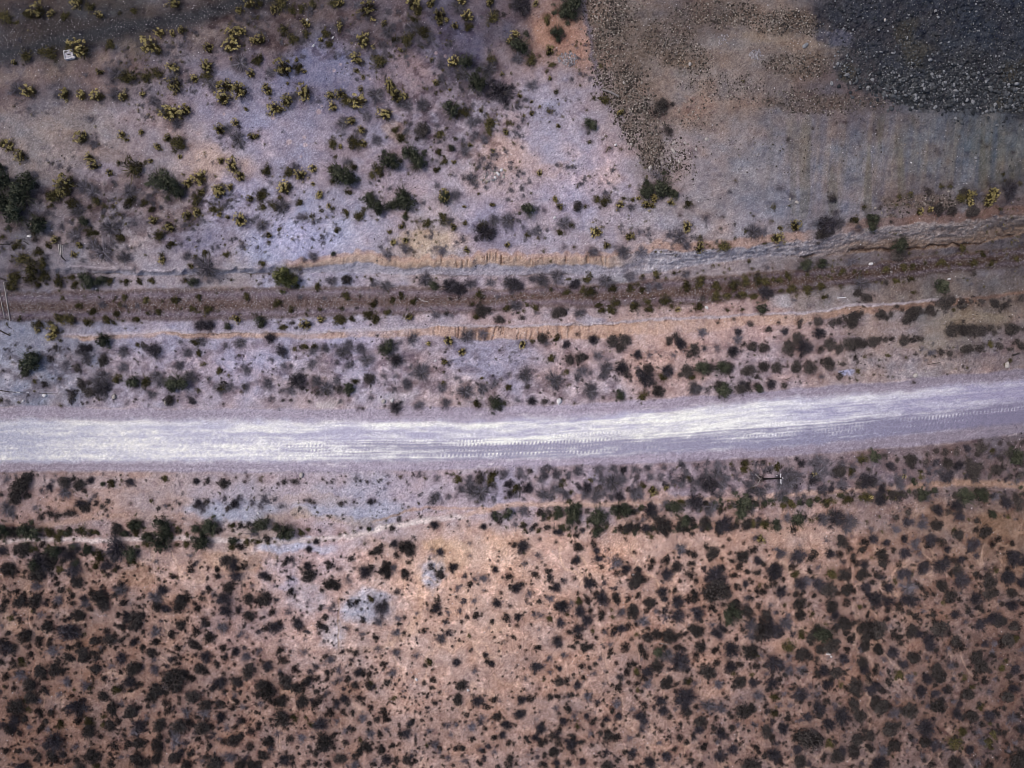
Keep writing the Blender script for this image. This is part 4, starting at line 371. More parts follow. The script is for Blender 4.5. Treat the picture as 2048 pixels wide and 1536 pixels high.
    for (v0, wd, x0, x1, per) in ((.60, .055, 520, 1250, 7.2), (.73, .05, 560, 1700, 6.6), (.86, .05, 620, 1500, 7.8), (.66, .05, 1650, 2300, 6.9), (.50, .05, 700, 980, 6.5), (.45, .04, 1080, 1260, 6.9), (.80, .04, 1560, 2200, 7.4)):
        m = sstep(wd, wd * .3, np.abs(V - v0 - .02 * w1)) * sstep(x0, x0 + 60, u + 30 * f1) * sstep(x1 + 40, x1 - 40, u + 30 * f1)
        tread = tread + m * np.sin(u * 2 * math.pi / per + 2.0 * w2 + (V - v0) * 9) * np.clip(.6 + w1, .2, 1)
    wh = np.clip(wh + .55 * tread, 0, 1)
    hi = np.stack([np.interp(u, [-100, 0, 300, 700, 1300, 1600, 2048], p) for p in ([206, 212, 230, 238, 240, 222, 194], [202, 209, 227, 236, 238, 220, 190], [206, 213, 230, 240, 238, 230, 206])], -1)
    lo = np.stack([np.interp(u, [-100, 0, 300, 700, 1300, 1600, 2048], p) for p in ([152, 162, 182, 176, 174, 162, 144], [153, 162, 180, 172, 170, 159, 138], [174, 184, 203, 200, 199, 190, 168])], -1)
    lo = lo - (sstep(.42, .6, Vw) * sstep(480, 760, u + 40 * w1))[..., None] * np.array([24., 24, 27])
    rc = lo + (hi - lo) * wh[..., None]
    k = road[..., None]
    C = C * (1 - k) + rc * k
    Z += road * (0.04 + 0.10 * V * (1 - V) + .035 * mound + .022 * tread + .016 * gritty * grit + .008 * s2)
    # wheel-thrown streaks leaving the road
    for (x0, y0, x1, y1, wd, kk) in ((925, 945, 985, 925, 2.2, .8), (905, 948, 940, 940, 2, .6), (940, 838, 985, 812, 2.2, .55), (755, 838, 830, 846, 2, .6), (985, 846, 1060, 826, 2.0, .5), (1050, 836, 1130, 822, 2, .4), (1250, 826, 1330, 812, 2.2, .45), (620, 928, 690, 932, 2.6, .6), (480, 940, 560, 940, 1.2, .5), (1100, 920, 1130, 924, 2.4, .6), (1380, 812, 1480, 796, 2, .4), (700, 826, 726, 838, 1.4, .4), (1790, 786, 1830, 790, 1.4, .5), (1850, 788, 1960, 768, 1.6, .4)):
        dx, dy = x1 - x0, y1 - y0; L = dx * dx + dy * dy
        t = np.clip(((u - x0) * dx + (v - y0) * dy) / L, 0, 1)
        dd = np.hypot(u - x0 - t * dx + 2 * f2, v - y0 - t * dy + 2.5 * f1)
        m = sstep(wd * 1.6 + 1.2, wd * .2, dd + 3.0 * np.abs(f1 * f2) + 1.2 * fine) * np.clip(.5 + 1.3 * fbm(u / 9, v / 4, 2, 9), 0, 1)
        blend(m, (216, 208, 220), kk)
        Z += m * .03
    # ---- verge and ditch south of the road
    for txt, wd, c, kk, dz in (
        ("0,1083 60,1078 150,1078 200,1082 300,1076 400,1078 470,1082 520,1082 560,1084 620,1080 700,1072 735,1064 760,1056 800,1050 870,1040 930,1032", 6.5, (206, 192, 198), .85, -.15),
        ("735,1066 770,1052 810,1047 860,1040", 6.0, (222, 208, 212), .8, -.05),
        ("930,1030 1020,1010 1080,1009 1180,1010 1290,1005 1380,998", 6, (196, 166, 158), .8, .06),
        ("1380,1000 1500,997 1560,992 1640,986 1750,978 1830,972", 5.5, (184, 154, 145), .75, .06),
        ("1820,972 1900,966 1990,966 2060,974 2200,984", 9, (158, 128, 114), .8, .1),
        ("0,1052 80,1050 160,1040 260,1030", 6, (160, 130, 118), .5, .05),
        ("820,1020 860,1016 930,1016 1000,1018", 3, (182, 146, 132), .5, .1),
        ("745,1042 770,1035 800,1026 830,1020", 2.2, (150, 118, 96), .5, -.15)):
        pp = np.array([[float(t) for t in w.split(',')] for w in txt.split()])
        yy = np.interp(u, pp[:, 0], pp[:, 1])
        m = sstep(wd + 2, wd * .35, np.abs(v - yy + 3 * f1 + 2 * w1)) * sstep(pp[0, 0] - 15, pp[0, 0] + 15, u + 8 * f2) * sstep(pp[-1, 0] + 15, pp[-1, 0] - 15, u + 8 * f2)
        blend(m, c, kk); Z += m * dz
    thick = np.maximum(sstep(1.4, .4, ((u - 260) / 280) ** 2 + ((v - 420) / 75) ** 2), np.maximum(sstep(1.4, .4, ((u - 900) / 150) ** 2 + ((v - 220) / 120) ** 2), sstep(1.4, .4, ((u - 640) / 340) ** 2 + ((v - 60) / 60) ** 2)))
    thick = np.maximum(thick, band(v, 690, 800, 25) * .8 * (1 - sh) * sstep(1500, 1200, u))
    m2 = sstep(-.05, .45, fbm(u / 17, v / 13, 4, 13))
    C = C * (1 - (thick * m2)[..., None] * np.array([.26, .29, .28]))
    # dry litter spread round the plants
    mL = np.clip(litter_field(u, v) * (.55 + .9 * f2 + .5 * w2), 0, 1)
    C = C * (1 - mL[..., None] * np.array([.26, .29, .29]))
    # pale flaked crust between the shrubs
    crustm = np.clip(sstep(.18, .62, f1 * .7 + f2 * .5 + .35 * fine2), 0, 1)
    zone = sstep(1055, 1110, v) + sstep(925, 945, v) * sstep(1060, 1150, u) + sstep(690, 720, v) * sstep(812, 790, v) + .8 * sstep(120, 200, v) * sstep(520, 470, v) * sstep(1320, 1250, u) * sstep(.0, .5, w2)
    zone = np.clip(zone, 0, 1) * (1 - sh)
    C = C + (crustm * zone)[..., None] * np.array([20, 17, 16.0]) * (C.mean(-1, keepdims=True) / 130)
    # runnels on the plain, running down to the south
    plain = sstep(1060, 1110, v)
    run = sstep(.085, .0, np.abs(fbm(u / 62 - v / 260, v / 120, 3, 2) + .06 * f1)) * plain * sstep(.0, .35, fbm(u / 160, v / 160, 2, 6) + .15)
    Z -= run * .09 * (1 - slate)
    blend(run * (.7 + .6 * sstep(1.4, .6, ((u - 1200) / 330) ** 2 + ((v - 1130) / 110) ** 2)), (208, 176, 160), .5)
    Z += plain * (.05 * f1 + .02 * fine)
    scarp = curve("790,1300 826,1180 838,1110 870,1080 900,1076 960,1064 1100,1062")
    # low scarp around the grey pan
    pan = sstep(1.15, .85, ((u - 660 + 14 * w1) / 185) ** 2 + ((v - 1190 + 14 * w2) / 125) ** 2)
    Z -= pan * .45
    edge = sstep(.16, .0, np.abs(((u - 660 + 14 * w1) / 185) ** 2 + ((v - 1190 + 14 * w2) / 125) ** 2 - 1)) * sstep(640, 760, u)
    blend(edge, (164, 136, 116), .22)
    cut_ = sstep(2.0, .3, np.abs(u - 677 - 2 * f1)) * band(v, 1195, 1300, 5)
    blend(cut_, (130, 98, 72), .5); Z -= cut_ * .12
    # bare mottle everywhere: grains, crumbs, damp stains
    damp = sstep(.35, .8, fbm(u / 11, v / 9, 3, 1)) * (1 - road)
    C = C - (damp * (1 - sh * .7))[..., None] * np.array([15, 15, 13.0])
    C = C + (fine * 9 + fine2 * 5.0 + _grain(u, v) * 11.0)[..., None] * (1 - .55 * road)[..., None] * (C.mean(-1, keepdims=True) / 130)
    Z += .012 * fine * (1 - sh)
    return Z, np.clip(C, 8, 246)

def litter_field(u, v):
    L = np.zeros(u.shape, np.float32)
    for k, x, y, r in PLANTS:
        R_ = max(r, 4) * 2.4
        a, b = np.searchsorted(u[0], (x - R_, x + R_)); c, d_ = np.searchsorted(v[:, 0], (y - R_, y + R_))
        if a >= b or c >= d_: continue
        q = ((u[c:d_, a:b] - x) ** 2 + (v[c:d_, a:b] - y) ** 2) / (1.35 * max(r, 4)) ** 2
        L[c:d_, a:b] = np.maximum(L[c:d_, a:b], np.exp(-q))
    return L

PLANTS = []
for (ox, oy), txt in TILES:
    for w in txt.split():
        x, y, r = (float(t) for t in w[1:].split(','))
        PLANTS.append((w[0], ox + x / 3.84, oy + y / 3.84, r / 3.84))
PATCH_ROWS = [[float(t) for t in w.split(',')] for w in PATCH.split()]
STEP = 1.8
U0, U1, V0, V1 = -170.0, 2218.0, -170.0, 1706.0
ui = np.arange(U0, U1 + .1, STEP); vi = np.arange(V0, V1 + .1, STEP)
grow = np.concatenate([np.cumsum(STEP * 1.11 ** np.arange(1, 62)), 15000 * 1.7 ** np.arange(1, 6)])   # ever wider steps out to the horizon
uf = np.concatenate([U0 - grow[::-1], ui, U1 + grow]); vf = np.concatenate([V0 - grow[::-1], vi, V1 + grow])
pad = len(grow)
UF, VF = np.meshgrid(uf, vf)
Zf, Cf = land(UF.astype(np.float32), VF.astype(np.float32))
ZZ = Zf[pad:-pad, pad:-pad]

def height(u, v):
    a = np.clip((np.asarray(u, float) - U0) / STEP, 0, len(ui) - 1.001); b = np.clip((np.asarray(v, float) - V0) / STEP, 0, len(vi) - 1.001)
    ai = a.astype(int); bi = b.astype(int); fa = a - ai; fb = b - bi
    return (ZZ[bi, ai] * (1 - fa) + ZZ[bi, ai + 1] * fa) * (1 - fb) + (ZZ[bi + 1, ai] * (1 - fa) + ZZ[bi + 1, ai + 1] * fa) * fb

def spot(u, v, z=None):
    """world position of survey point u, v on the ground (the survey was flown from CAM_H)"""
    z = height(u, v) if z is None else z
    s = (CAM_H - z) / CAM_H / PPM
    return np.stack([(np.asarray(u) - 1024) * s, (768 - np.asarray(v)) * s, z + 0 * np.asarray(u)], -1)

def make_mesh(name, verts, faces, mat=None, tint=None, col=None, smooth=False):
    me = bpy.data.meshes.new(name)
    verts = np.ascontiguousarray(verts, np.float32); faces = np.ascontiguousarray(faces, np.int32)
    n = faces.shape[1]
    me.vertices.add(len(verts)); me.vertices.foreach_set("co", verts.ravel())
    me.loops.add(faces.size); me.loops.foreach_set("vertex_index", faces.ravel())
    me.polygons.add(len(faces)); me.polygons.foreach_set("loop_start", np.arange(0, faces.size, n, dtype=np.int32))
    if smooth: me.polygons.foreach_set("use_smooth", np.ones(len(faces), bool))
    if tint is not None:
        a = me.attributes.new("tint", 'FLOAT', 'POINT'); a.data.foreach_set("value", np.ascontiguousarray(tint, np.float32))
    if col is not None:
        a = me.attributes.new("soil", 'FLOAT_COLOR', 'POINT')
        a.data.foreach_set("color", np.concatenate([col, np.ones((len(col), 1))], 1).astype(np.float32).ravel())
    me.update(calc_edges=True)
    if mat: me.materials.append(mat)
    return me

def put(name, me, parent=None, **props):
    o = bpy.data.objects.new(name, me)
    LINK(o)
    if parent: o.parent = parent
    for k, v in props.items(): o[k] = v
    return o

# ------------------------------------------------------------------ materials
def material(name):
    m = bpy.data.materials.new(name); m.use_nodes = True
    b = m.node_tree.nodes["Principled BSDF"]
    b.inputs["Roughness"].default_value = .95
    b.inputs["Specular IOR Level"].default_value = .12
    return m, m.node_tree, b

def soil_material():
    m, t, b = material("dusty_soil")
    at = t.nodes.new("ShaderNodeAttribute"); at.attribute_name = "soil"
    geo = t.nodes.new("ShaderNodeNewGeometry")
    n1 = t.nodes.new("ShaderNodeTexNoise"); n1.inputs["Scale"].default_value = 7.0; n1.inputs["Detail"].default_value = 3
    n2 = t.nodes.new("ShaderNodeTexVoronoi"); n2.inputs["Scale"].default_value = 5.0
    t.links.new(geo.outputs["Position"], n1.inputs["Vector"]); t.links.new(geo.outputs["Position"], n2.inputs["Vector"])
    mr = t.nodes.new("ShaderNodeMapRange"); mr.inputs[1].default_value = .25; mr.inputs[2].default_value = .75; mr.inputs[3].default_value = .67; mr.inputs[4].default_value = 1.33
    t.links.new(n1.outputs[0], mr.inputs[0])
    mx = t.nodes.new("ShaderNodeVectorMath"); mx.operation = 'SCALE'
    t.links.new(at.outputs["Color"], mx.inputs[0]); t.links.new(mr.outputs[0], mx.inputs["Scale"])
    t.links.new(mx.outputs[0], b.inputs["Base Color"])
    bp = t.nodes.new("ShaderNodeBump"); bp.inputs["Strength"].default_value = .5; bp.inputs["Distance"].default_value = .05
    t.links.new(n1.outputs[0], bp.inputs["Height"]); t.links.new(bp.outputs[0], b.inputs["Normal"])
    return m

def ramp_material(name, stops, vary=.5):
    """stops: tone from the dark heart of the plant (0) to its tips (1), as real-world albedo"""
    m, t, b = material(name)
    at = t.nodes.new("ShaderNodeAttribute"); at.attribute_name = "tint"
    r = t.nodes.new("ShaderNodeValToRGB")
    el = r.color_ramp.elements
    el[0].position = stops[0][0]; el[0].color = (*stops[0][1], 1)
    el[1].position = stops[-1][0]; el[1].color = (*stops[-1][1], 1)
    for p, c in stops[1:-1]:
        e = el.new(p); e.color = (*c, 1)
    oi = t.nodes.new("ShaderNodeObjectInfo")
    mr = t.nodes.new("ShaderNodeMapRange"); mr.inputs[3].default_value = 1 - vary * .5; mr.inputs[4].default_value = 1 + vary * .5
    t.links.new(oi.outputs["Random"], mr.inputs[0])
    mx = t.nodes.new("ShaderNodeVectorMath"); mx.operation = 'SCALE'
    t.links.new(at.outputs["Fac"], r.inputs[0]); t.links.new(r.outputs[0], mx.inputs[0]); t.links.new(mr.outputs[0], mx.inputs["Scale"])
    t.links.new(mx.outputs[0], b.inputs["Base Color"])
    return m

def plain_material(name, c, c2=None, scale=6.0, rough=.9):
    m, t, b = material(name)
    b.inputs["Roughness"].default_value = rough
    n = t.nodes.new("ShaderNodeTexNoise"); n.inputs["Scale"].default_value = scale; n.inputs["Detail"].default_value = 4
    co = t.nodes.new("ShaderNodeTexCoord"); t.links.new(co.outputs["Object"], n.inputs["Vector"])
    r = t.nodes.new("ShaderNodeValToRGB"); r.color_ramp.elements[0].position = .35; r.color_ramp.elements[1].position = .7
    r.color_ramp.elements[0].color = (*c, 1); r.color_ramp.elements[1].color = (*(c2 or c), 1)
    t.links.new(n.outputs[0], r.inputs[0]); t.links.new(r.outputs[0], b.inputs["Base Color"])
    return m

# ------------------------------------------------------------------ the ground, one sheet out to the horizon
s = (CAM_H - Zf) / CAM_H / PPM
co = np.stack([(UF - 1024) * s, (768 - VF) * s, Zf], -1).reshape(-1, 3)
nu, nv = len(uf), len(vf)
idx = np.arange(nu * nv, dtype=np.int32).reshape(nv, nu)
quads = np.stack([idx[1:, :-1], idx[1:, 1:], idx[:-1, 1:], idx[:-1, :-1]], -1).reshape(-1, 4)
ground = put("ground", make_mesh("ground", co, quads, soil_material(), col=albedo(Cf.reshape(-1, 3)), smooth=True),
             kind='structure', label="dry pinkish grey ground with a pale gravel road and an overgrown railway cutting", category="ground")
del UF, VF, Zf, Cf, co, quads

# ------------------------------------------------------------------ plants
def quads_from(centre, ax, ay):
    v = np.stack([centre - ax - ay, centre + ax - ay, centre + ax + ay, centre - ax + ay], 1).reshape(-1, 3)
    return v, np.arange(len(v), dtype=np.int32).reshape(-1, 4)

def leaves(rng, n, lobes, size, flat=.55, up=.6):
    """n leaf-sized faces through a crown of lobes (x, y, z, r); tint 0 deep inside .. 1 at the tips"""
    w = np.array([l[3] ** 2 for l in lobes]); k = rng.choice(len(lobes), n, p=w / w.sum())
    L = np.array(lobes)[k]
    d = rng.normal(size=(n, 3)); d[:, 2] = np.abs(d[:, 2]) * up + .05 * rng.normal(size=n); d /= np.linalg.norm(d, axis=1)[:, None]
    rad = rng.uniform(.25, 1.08, n) ** .6
    c = L[:, :3] + d * (rad * L[:, 3])[:, None] * np.array([1, 1, flat])
    c[:, 2] = np.maximum(c[:, 2], .02)
    nr = d + rng.normal(size=(n, 3)) * .6; nr /= np.linalg.norm(nr, axis=1)[:, None]
    t = np.cross(nr, rng.normal(size=(n, 3))); t /= np.linalg.norm(t, axis=1)[:, None] + 1e-6
    b = np.cross(nr, t)
    s = size * rng.uniform(.6, 1.3, n)[:, None]
    v, f = quads_from(c, t * s, b * s * .55)
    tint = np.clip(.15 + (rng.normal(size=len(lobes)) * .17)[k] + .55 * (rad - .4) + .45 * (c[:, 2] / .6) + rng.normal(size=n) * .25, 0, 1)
    return v, f, np.repeat(tint, 4)

def twigs(rng, n, width, reach=1.0, rise=.55, tint=(.2, .9)):
    a = rng.uniform(0, 2 * math.pi, n); r = reach * rng.uniform(.55, 1.1, n)
    lobe = 1 + .22 * np.sin(3 * a + rng.uniform(0, 6)) + .15 * np.sin(5 * a + rng.uniform(0, 6))
    tip = np.stack([np.cos(a) * r * lobe, np.sin(a) * r * lobe, rise * rng.uniform(.15, 1.0, n)], 1)
    root = np.stack([np.cos(a), np.sin(a), 0 * a], 1) * (rng.uniform(0, .45, n) * r)[:, None]; root[:, 2] = tip[:, 2] * rng.uniform(.1, .6, n)
    d = tip - root
    sd = np.cross(d, np.array([0, 0, 1.0]) + rng.normal(size=(n, 3)) * .5); sd /= np.linalg.norm(sd, axis=1)[:, None] + 1e-6
    w = width * rng.uniform(.6, 1.4, n)[:, None]
    v = np.stack([root - sd * w, root + sd * w, tip + sd * w * .35, tip - sd * w * .35], 1).reshape(-1, 3)
    return v, np.arange(4 * n, dtype=np.int32).reshape(-1, 4), np.repeat(rng.uniform(*tint, n), 4)

def join(parts):
    v, f, t, o = [], [], [], 0
    for a, b, c in parts:
        v.append(a); f.append(b + o); t.append(c); o += len(a)
    return np.concatenate(v), np.concatenate(f), np.concatenate(t)

def crown(kind, seed, detail=1.0):
    """one plant of unit radius, standing at the origin"""
    rng = np.random.RandomState(seed * 31 + ord(kind))
    def lobes(n, spread, rmin, rmax, h):
        return [(spread * q * math.cos(a), spread * q * math.sin(a), h * rng.uniform(.2, .6), rng.uniform(rmin, rmax))
                for a, q in ((rng.uniform(0, 6.28), rng.uniform(.25, 1)) for _ in range(n))]
    N = lambda n: max(3, int(n * detail))
    big = 1 if detail > .6 else (1.4 if detail > .2 else 1.8 if detail > .08 else 2.6)
    if kind == 'Y':      # many upright sprigs ending in yellow heads over a dark woody heart
        heads = lobes(26, .85, .08, .17, .75)
        heads = [(x, y, .25 + .45 * (1 - .6 * (x * x + y * y)) + rng.uniform(-.08, .08), r) for x, y, z, r in heads]
        a, b, c = leaves(rng, N(520), heads, .046 * big, .9, .9)
        return join([(a, b, np.clip(c + .08, 0, 1)), twigs(rng, N(70), .03 * big, .85, .5, (0, .25)), (lambda q: (q[0], q[1], q[2] * .3))(leaves(rng, N(260), lobes(5, .5, .3, .5, .3), .06 * big))])
    if kind == 'O':
        return join([leaves(rng, N(430), lobes(7, .58, .28, .46, .5), .06 * big), twigs(rng, N(60), .02 * big, .95, .5, (.3, 1))])
    if kind in 'GB':
        L = lobes(8, .62, .26, .46, .8)
        return join([leaves(rng, N(720), L, .055 * big, .75, .9), twigs(rng, N(110), .016 * big, 1.0, .7, (.4, 1))])
    if kind == 'D':
        return join([leaves(rng, N(620), lobes(rng.randint(7, 11), .62, .26, .42, .5), .046 * big), leaves(rng, N(420), [(0, 0, .22, .82)], .046 * big), twigs(rng, N(90), .016 * big, .9, .5, (.0, .9)), leaves(rng, N(60), lobes(9, .95, .08, .16, .1), .05 * big)])
    if kind == 'E':
        return join([leaves(rng, N(330), lobes(8, .6, .26, .46, .5), .044 * big), leaves(rng, N(260), [(0, 0, .2, .85)], .044 * big), twigs(rng, N(200), .015 * big, .95, .6, (.1, 1))])
    return join([twigs(rng, N(190), .013 * big, .98, .5, (.1, 1)), leaves(rng, N(260), lobes(7, .62, .25, .45, .4), .042 * big)])

def stems(seed):
    """a few forking woody stems, each a tapered three-sided tube"""
    rng = np.random.RandomState(seed + 900)
    V, F = [], []
    def tube(p, q, r0, r1):
        d = q - p; d = d / np.linalg.norm(d)
        a = np.cross(d, [.3, .2, 1.0]); a /= np.linalg.norm(a); b = np.cross(d, a); o = len(V)
        for base, r in ((p, r0), (q, r1)):
            for k in range(3):
                t = 2.0944 * k; V.append(base + (a * math.cos(t) + b * math.sin(t)) * r)
        for k in range(3):
            F.append((o + k, o + (k + 1) % 3, o + 3 + (k + 1) % 3, o + 3 + k))
    for i in range(6):
        a = i * 1.05 + rng.uniform(-.3, .3)
        p = np.array([0, 0, 0.0]); q = np.array([.4 * math.cos(a), .4 * math.sin(a), .28 + rng.uniform(-.08, .1)])
        tube(p, q, .05, .034)
        for j in (-1, 1):
            e = q + np.array([.4 * math.cos(a + j * .45), .4 * math.sin(a + j * .45), rng.uniform(.0, .2)])
            tube(q, e, .032, .012)
    return make_mesh("stems", np.array(V), np.array(F), BARK)

KINDS = {
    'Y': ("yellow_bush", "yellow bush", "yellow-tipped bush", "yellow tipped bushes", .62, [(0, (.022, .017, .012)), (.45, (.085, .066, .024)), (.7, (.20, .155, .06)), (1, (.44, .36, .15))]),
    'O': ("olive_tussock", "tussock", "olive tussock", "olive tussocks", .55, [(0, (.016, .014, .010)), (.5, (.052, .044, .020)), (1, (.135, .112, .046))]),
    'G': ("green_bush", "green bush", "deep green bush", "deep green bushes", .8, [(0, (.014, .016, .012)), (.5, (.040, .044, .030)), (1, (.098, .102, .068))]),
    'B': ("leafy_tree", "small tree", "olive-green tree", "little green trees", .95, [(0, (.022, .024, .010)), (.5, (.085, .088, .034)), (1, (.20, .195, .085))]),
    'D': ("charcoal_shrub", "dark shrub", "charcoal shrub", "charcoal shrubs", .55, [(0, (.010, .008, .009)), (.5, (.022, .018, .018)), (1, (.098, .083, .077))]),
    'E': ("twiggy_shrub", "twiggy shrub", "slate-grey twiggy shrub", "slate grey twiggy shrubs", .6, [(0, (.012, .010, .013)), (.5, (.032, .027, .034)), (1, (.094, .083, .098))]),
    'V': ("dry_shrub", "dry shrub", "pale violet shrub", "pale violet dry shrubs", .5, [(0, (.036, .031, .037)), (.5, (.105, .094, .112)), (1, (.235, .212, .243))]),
}
BARK = plain_material("bark", (.05, .042, .04), (.12, .105, .10), 12)
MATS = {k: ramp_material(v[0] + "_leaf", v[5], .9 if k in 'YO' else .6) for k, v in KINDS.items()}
KINDS['d'] = (KINDS['D'][0], KINDS['D'][1], 'dusky brown shrub') + KINDS['D'][3:]
MATS['d'] = ramp_material('dusky_shrub_leaf', [(0, (.018, .014, .014)), (.5, (.046, .038, .037)), (1, (.125, .105, .096))], .6)
NVAR = 7
BASE = {k: [make_mesh(KINDS[k][0], *crown(k.upper(), i)[:2], MATS[k], crown(k.upper(), i)[2]) for i in range(NVAR)] for k in KINDS}
STEMS = [stems(i) for i in range(3)]

plants = list(PLANTS)
SINGLE = 296          # of a kind, the largest stand alone; the rest grow together in the scrub
by_kind = {}
for p in plants: by_kind.setdefault(p[0], []).append(p)
alone, rest = [], []
for k, ps in by_kind.items():
    ps.sort(key=lambda p: -p[3])
    inframe = [p for p in ps]
    alone += inframe[:SINGLE]; rest += inframe[SINGLE:]

ONES = "zero one two three four five six seven eight nine ten eleven twelve thirteen fourteen fifteen sixteen seventeen eighteen nineteen".split()
TENS = "x x twenty thirty forty fifty sixty seventy eighty ninety".split()
def word(n):
    n = int(min(99, max(1, n)))
    return ONES[n] if n < 20 else TENS[n // 10] + ("-" + ONES[n % 10] if n % 10 else "")

def place(u, v):
    if v < trackTop(u) and u < 420: return "beyond the dark track"
    if v < trackBot(u) and u < 560: return "on the dark gravel track"
    if heap_in(np.array([u]), np.array([v]))[0] > 0: return "on the spoil heap"
    if v < northTop(u): return "above the railway cutting"
    if v < railTop(u): return "under the north cutting face"
    if v < railBot(u): return "on the gravel railbed"
    if v < lip(u) + 4: return "on the cutting's south side"
    if v < 890: return "between cutting and road"
    if v < np.interp(u, [0, 500, 1000, 2048], [1045, 1040, 1000, 968]): return "on the verge below road"
    if v < np.interp(u, [0, 500, 1000, 2048], [1105, 1100, 1070, 1040]): return "in the verge's lower hedge"
    return "on the brown plain"

LABELS = {}
def label_for(desc, u, v, r, where=None):
    where = where or place(u, v)
    size = "tiny" if r < 5 else "small" if r < 8.5 else "medium" if r < 13 else "large" if r < 18 else "huge"
    pos = f"{word(round(u / 20.48))} percent across, {word(round(v / 15.36))} down"
    for pre in (size, 'lowish ' + size, 'airy ' + size, 'squat ' + size):
        t = f"{pre} {desc} {where}, {pos}"
        if t not in LABELS: break
    LABELS[t] = 1
    return t

rnd = random.Random(11)
first = {}
for k, u, v, r in alone:
    if k == 'D' and v < 1040: k = 'd'
    name, cat, desc, grp, h, _ = KINDS[k]
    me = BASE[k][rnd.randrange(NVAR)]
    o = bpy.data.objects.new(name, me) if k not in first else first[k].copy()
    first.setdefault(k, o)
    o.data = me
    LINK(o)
    s = (CAM_H - float(height(u, v))) / CAM_H
    rm = r / PPM * s * (np.interp(u, [0, 450, 700, 1150, 1400], [1.24, 1.22, 1.08, 1.08, 1.27]) if v > 1100 else 1.2)
    hz = rm * h / .48 * rnd.uniform(.85, 1.2)
    q = rnd.uniform(.84, 1.18)
    p = spot(u, v)
    o.location = (p[0], p[1], p[2] - .03)
    o.scale = (rm * q, rm / q, hz)
    o.rotation_euler = (0, 0, rnd.uniform(0, 6.283))
    o['label'] = label_for(desc, u, v, r); o['category'] = cat; o['group'] = grp
    if r > 12.4 or k == 'B':
        c = bpy.data.objects.new("trunk" if k == 'B' else "stem", STEMS[rnd.randrange(3)]); LINK(c); c.parent = o

# everything smaller, too many to count: low scrub
def scatter(sets, name, label, cat):
    """sets: (kind, u, v, r) lists -> one object of kind stuff per plant kind"""
    for k, L in sets.items():
        if not len(L): continue
        protos = [[crown(k.upper(), 40 + i, dt) for i in range(6)] for dt in (.035, .11, .3)]
        parts = []
        L = np.array(L)
        P = spot(L[:, 0], L[:, 1]); rm = L[:, 2] / PPM * 1.12
        for i in range(len(L)):
            v, f, t = protos[0 if L[i, 2] < 3 else 1 if L[i, 2] < 6 else 2][i % 6]
            a = rnd.uniform(0, 6.283); c_, s_ = math.cos(a), math.sin(a); q = rnd.uniform(.8, 1.2)
            w = v * np.array([rm[i] * q, rm[i] / q, rm[i] * rnd.uniform(.8, 1.3)])
            w = np.stack([w[:, 0] * c_ - w[:, 1] * s_, w[:, 0] * s_ + w[:, 1] * c_, w[:, 2]], 1) + P[i]
            parts.append((w, f, np.clip(t + rnd.uniform(-.2, .15), 0, 1)))
        v, f, t = join(parts)
        put(name, make_mesh(name, v, f, MATS[k], t), kind='stuff', category=cat, label=label.format(KINDS[k][2]))

left = {}
for k, u, v, r in rest: left.setdefault('d' if k == 'D' and v < 1040 else k, []).append((u, v, r))
scatter(left, "scrub", "many small {}s scattered thickly over the ground", "scrub")

rg = np.random.RandomState(5)
# little outliers hugging the bigger plants, so that clumps run together
side = {}
for k, u, v, r in plants:
    if r < 6: continue
    for _ in range(rg.randint(1, 5)):
        a = rg.uniform(0, 6.283); q = r * rg.uniform(.85, 1.5)
        kk = k if rg.uniform() < .5 else {'Y': 'VOV', 'O': 'VOD', 'G': 'ODG', 'B': 'OOO', 'D': 'DED', 'E': 'DEV', 'V': 'VEV'}[k][rg.randint(3)]
        kk = 'd' if kk == 'D' and v < 1040 else kk
        side.setdefault(kk, []).append((u + q * math.cos(a), v + q * math.sin(a), r * rg.uniform(.2, .42)))
scatter(side, "undergrowth", "small offshoots of {} crowding round the larger plants", "undergrowth")
def sprinkle(n, density, rlo, rhi, skew=2.0):
    """n spots drawn in proportion to a density over the surveyed land"""
    cu, cv = np.meshgrid(np.arange(-60, 2108, 8.0), np.arange(-60, 1596, 8.0))
    d = np.clip(density(cu.ravel(), cv.ravel()), 0, None); tot = d.sum()
    m = n * 3
    k = rg.choice(len(d), m, p=d / tot)
    u = cu.ravel()[k] + rg.uniform(-7, 7, m); v = cv.ravel()[k] + rg.uniform(-7, 7, m)
    keep = rg.uniform(0, 1, m) * np.maximum(d[k], .02) < density(u, v)
    u, v = u[keep][:n], v[keep][:n]
    r = rlo + (rhi - rlo) * rg.uniform(0, 1, len(u)) ** skew
    return np.stack([u, v, r], 1)

def off_road(u, v, m=0):
    return (v < shoulderTop(u) + 2 - m) | (v > shoulderBot(u) - 2 + m)

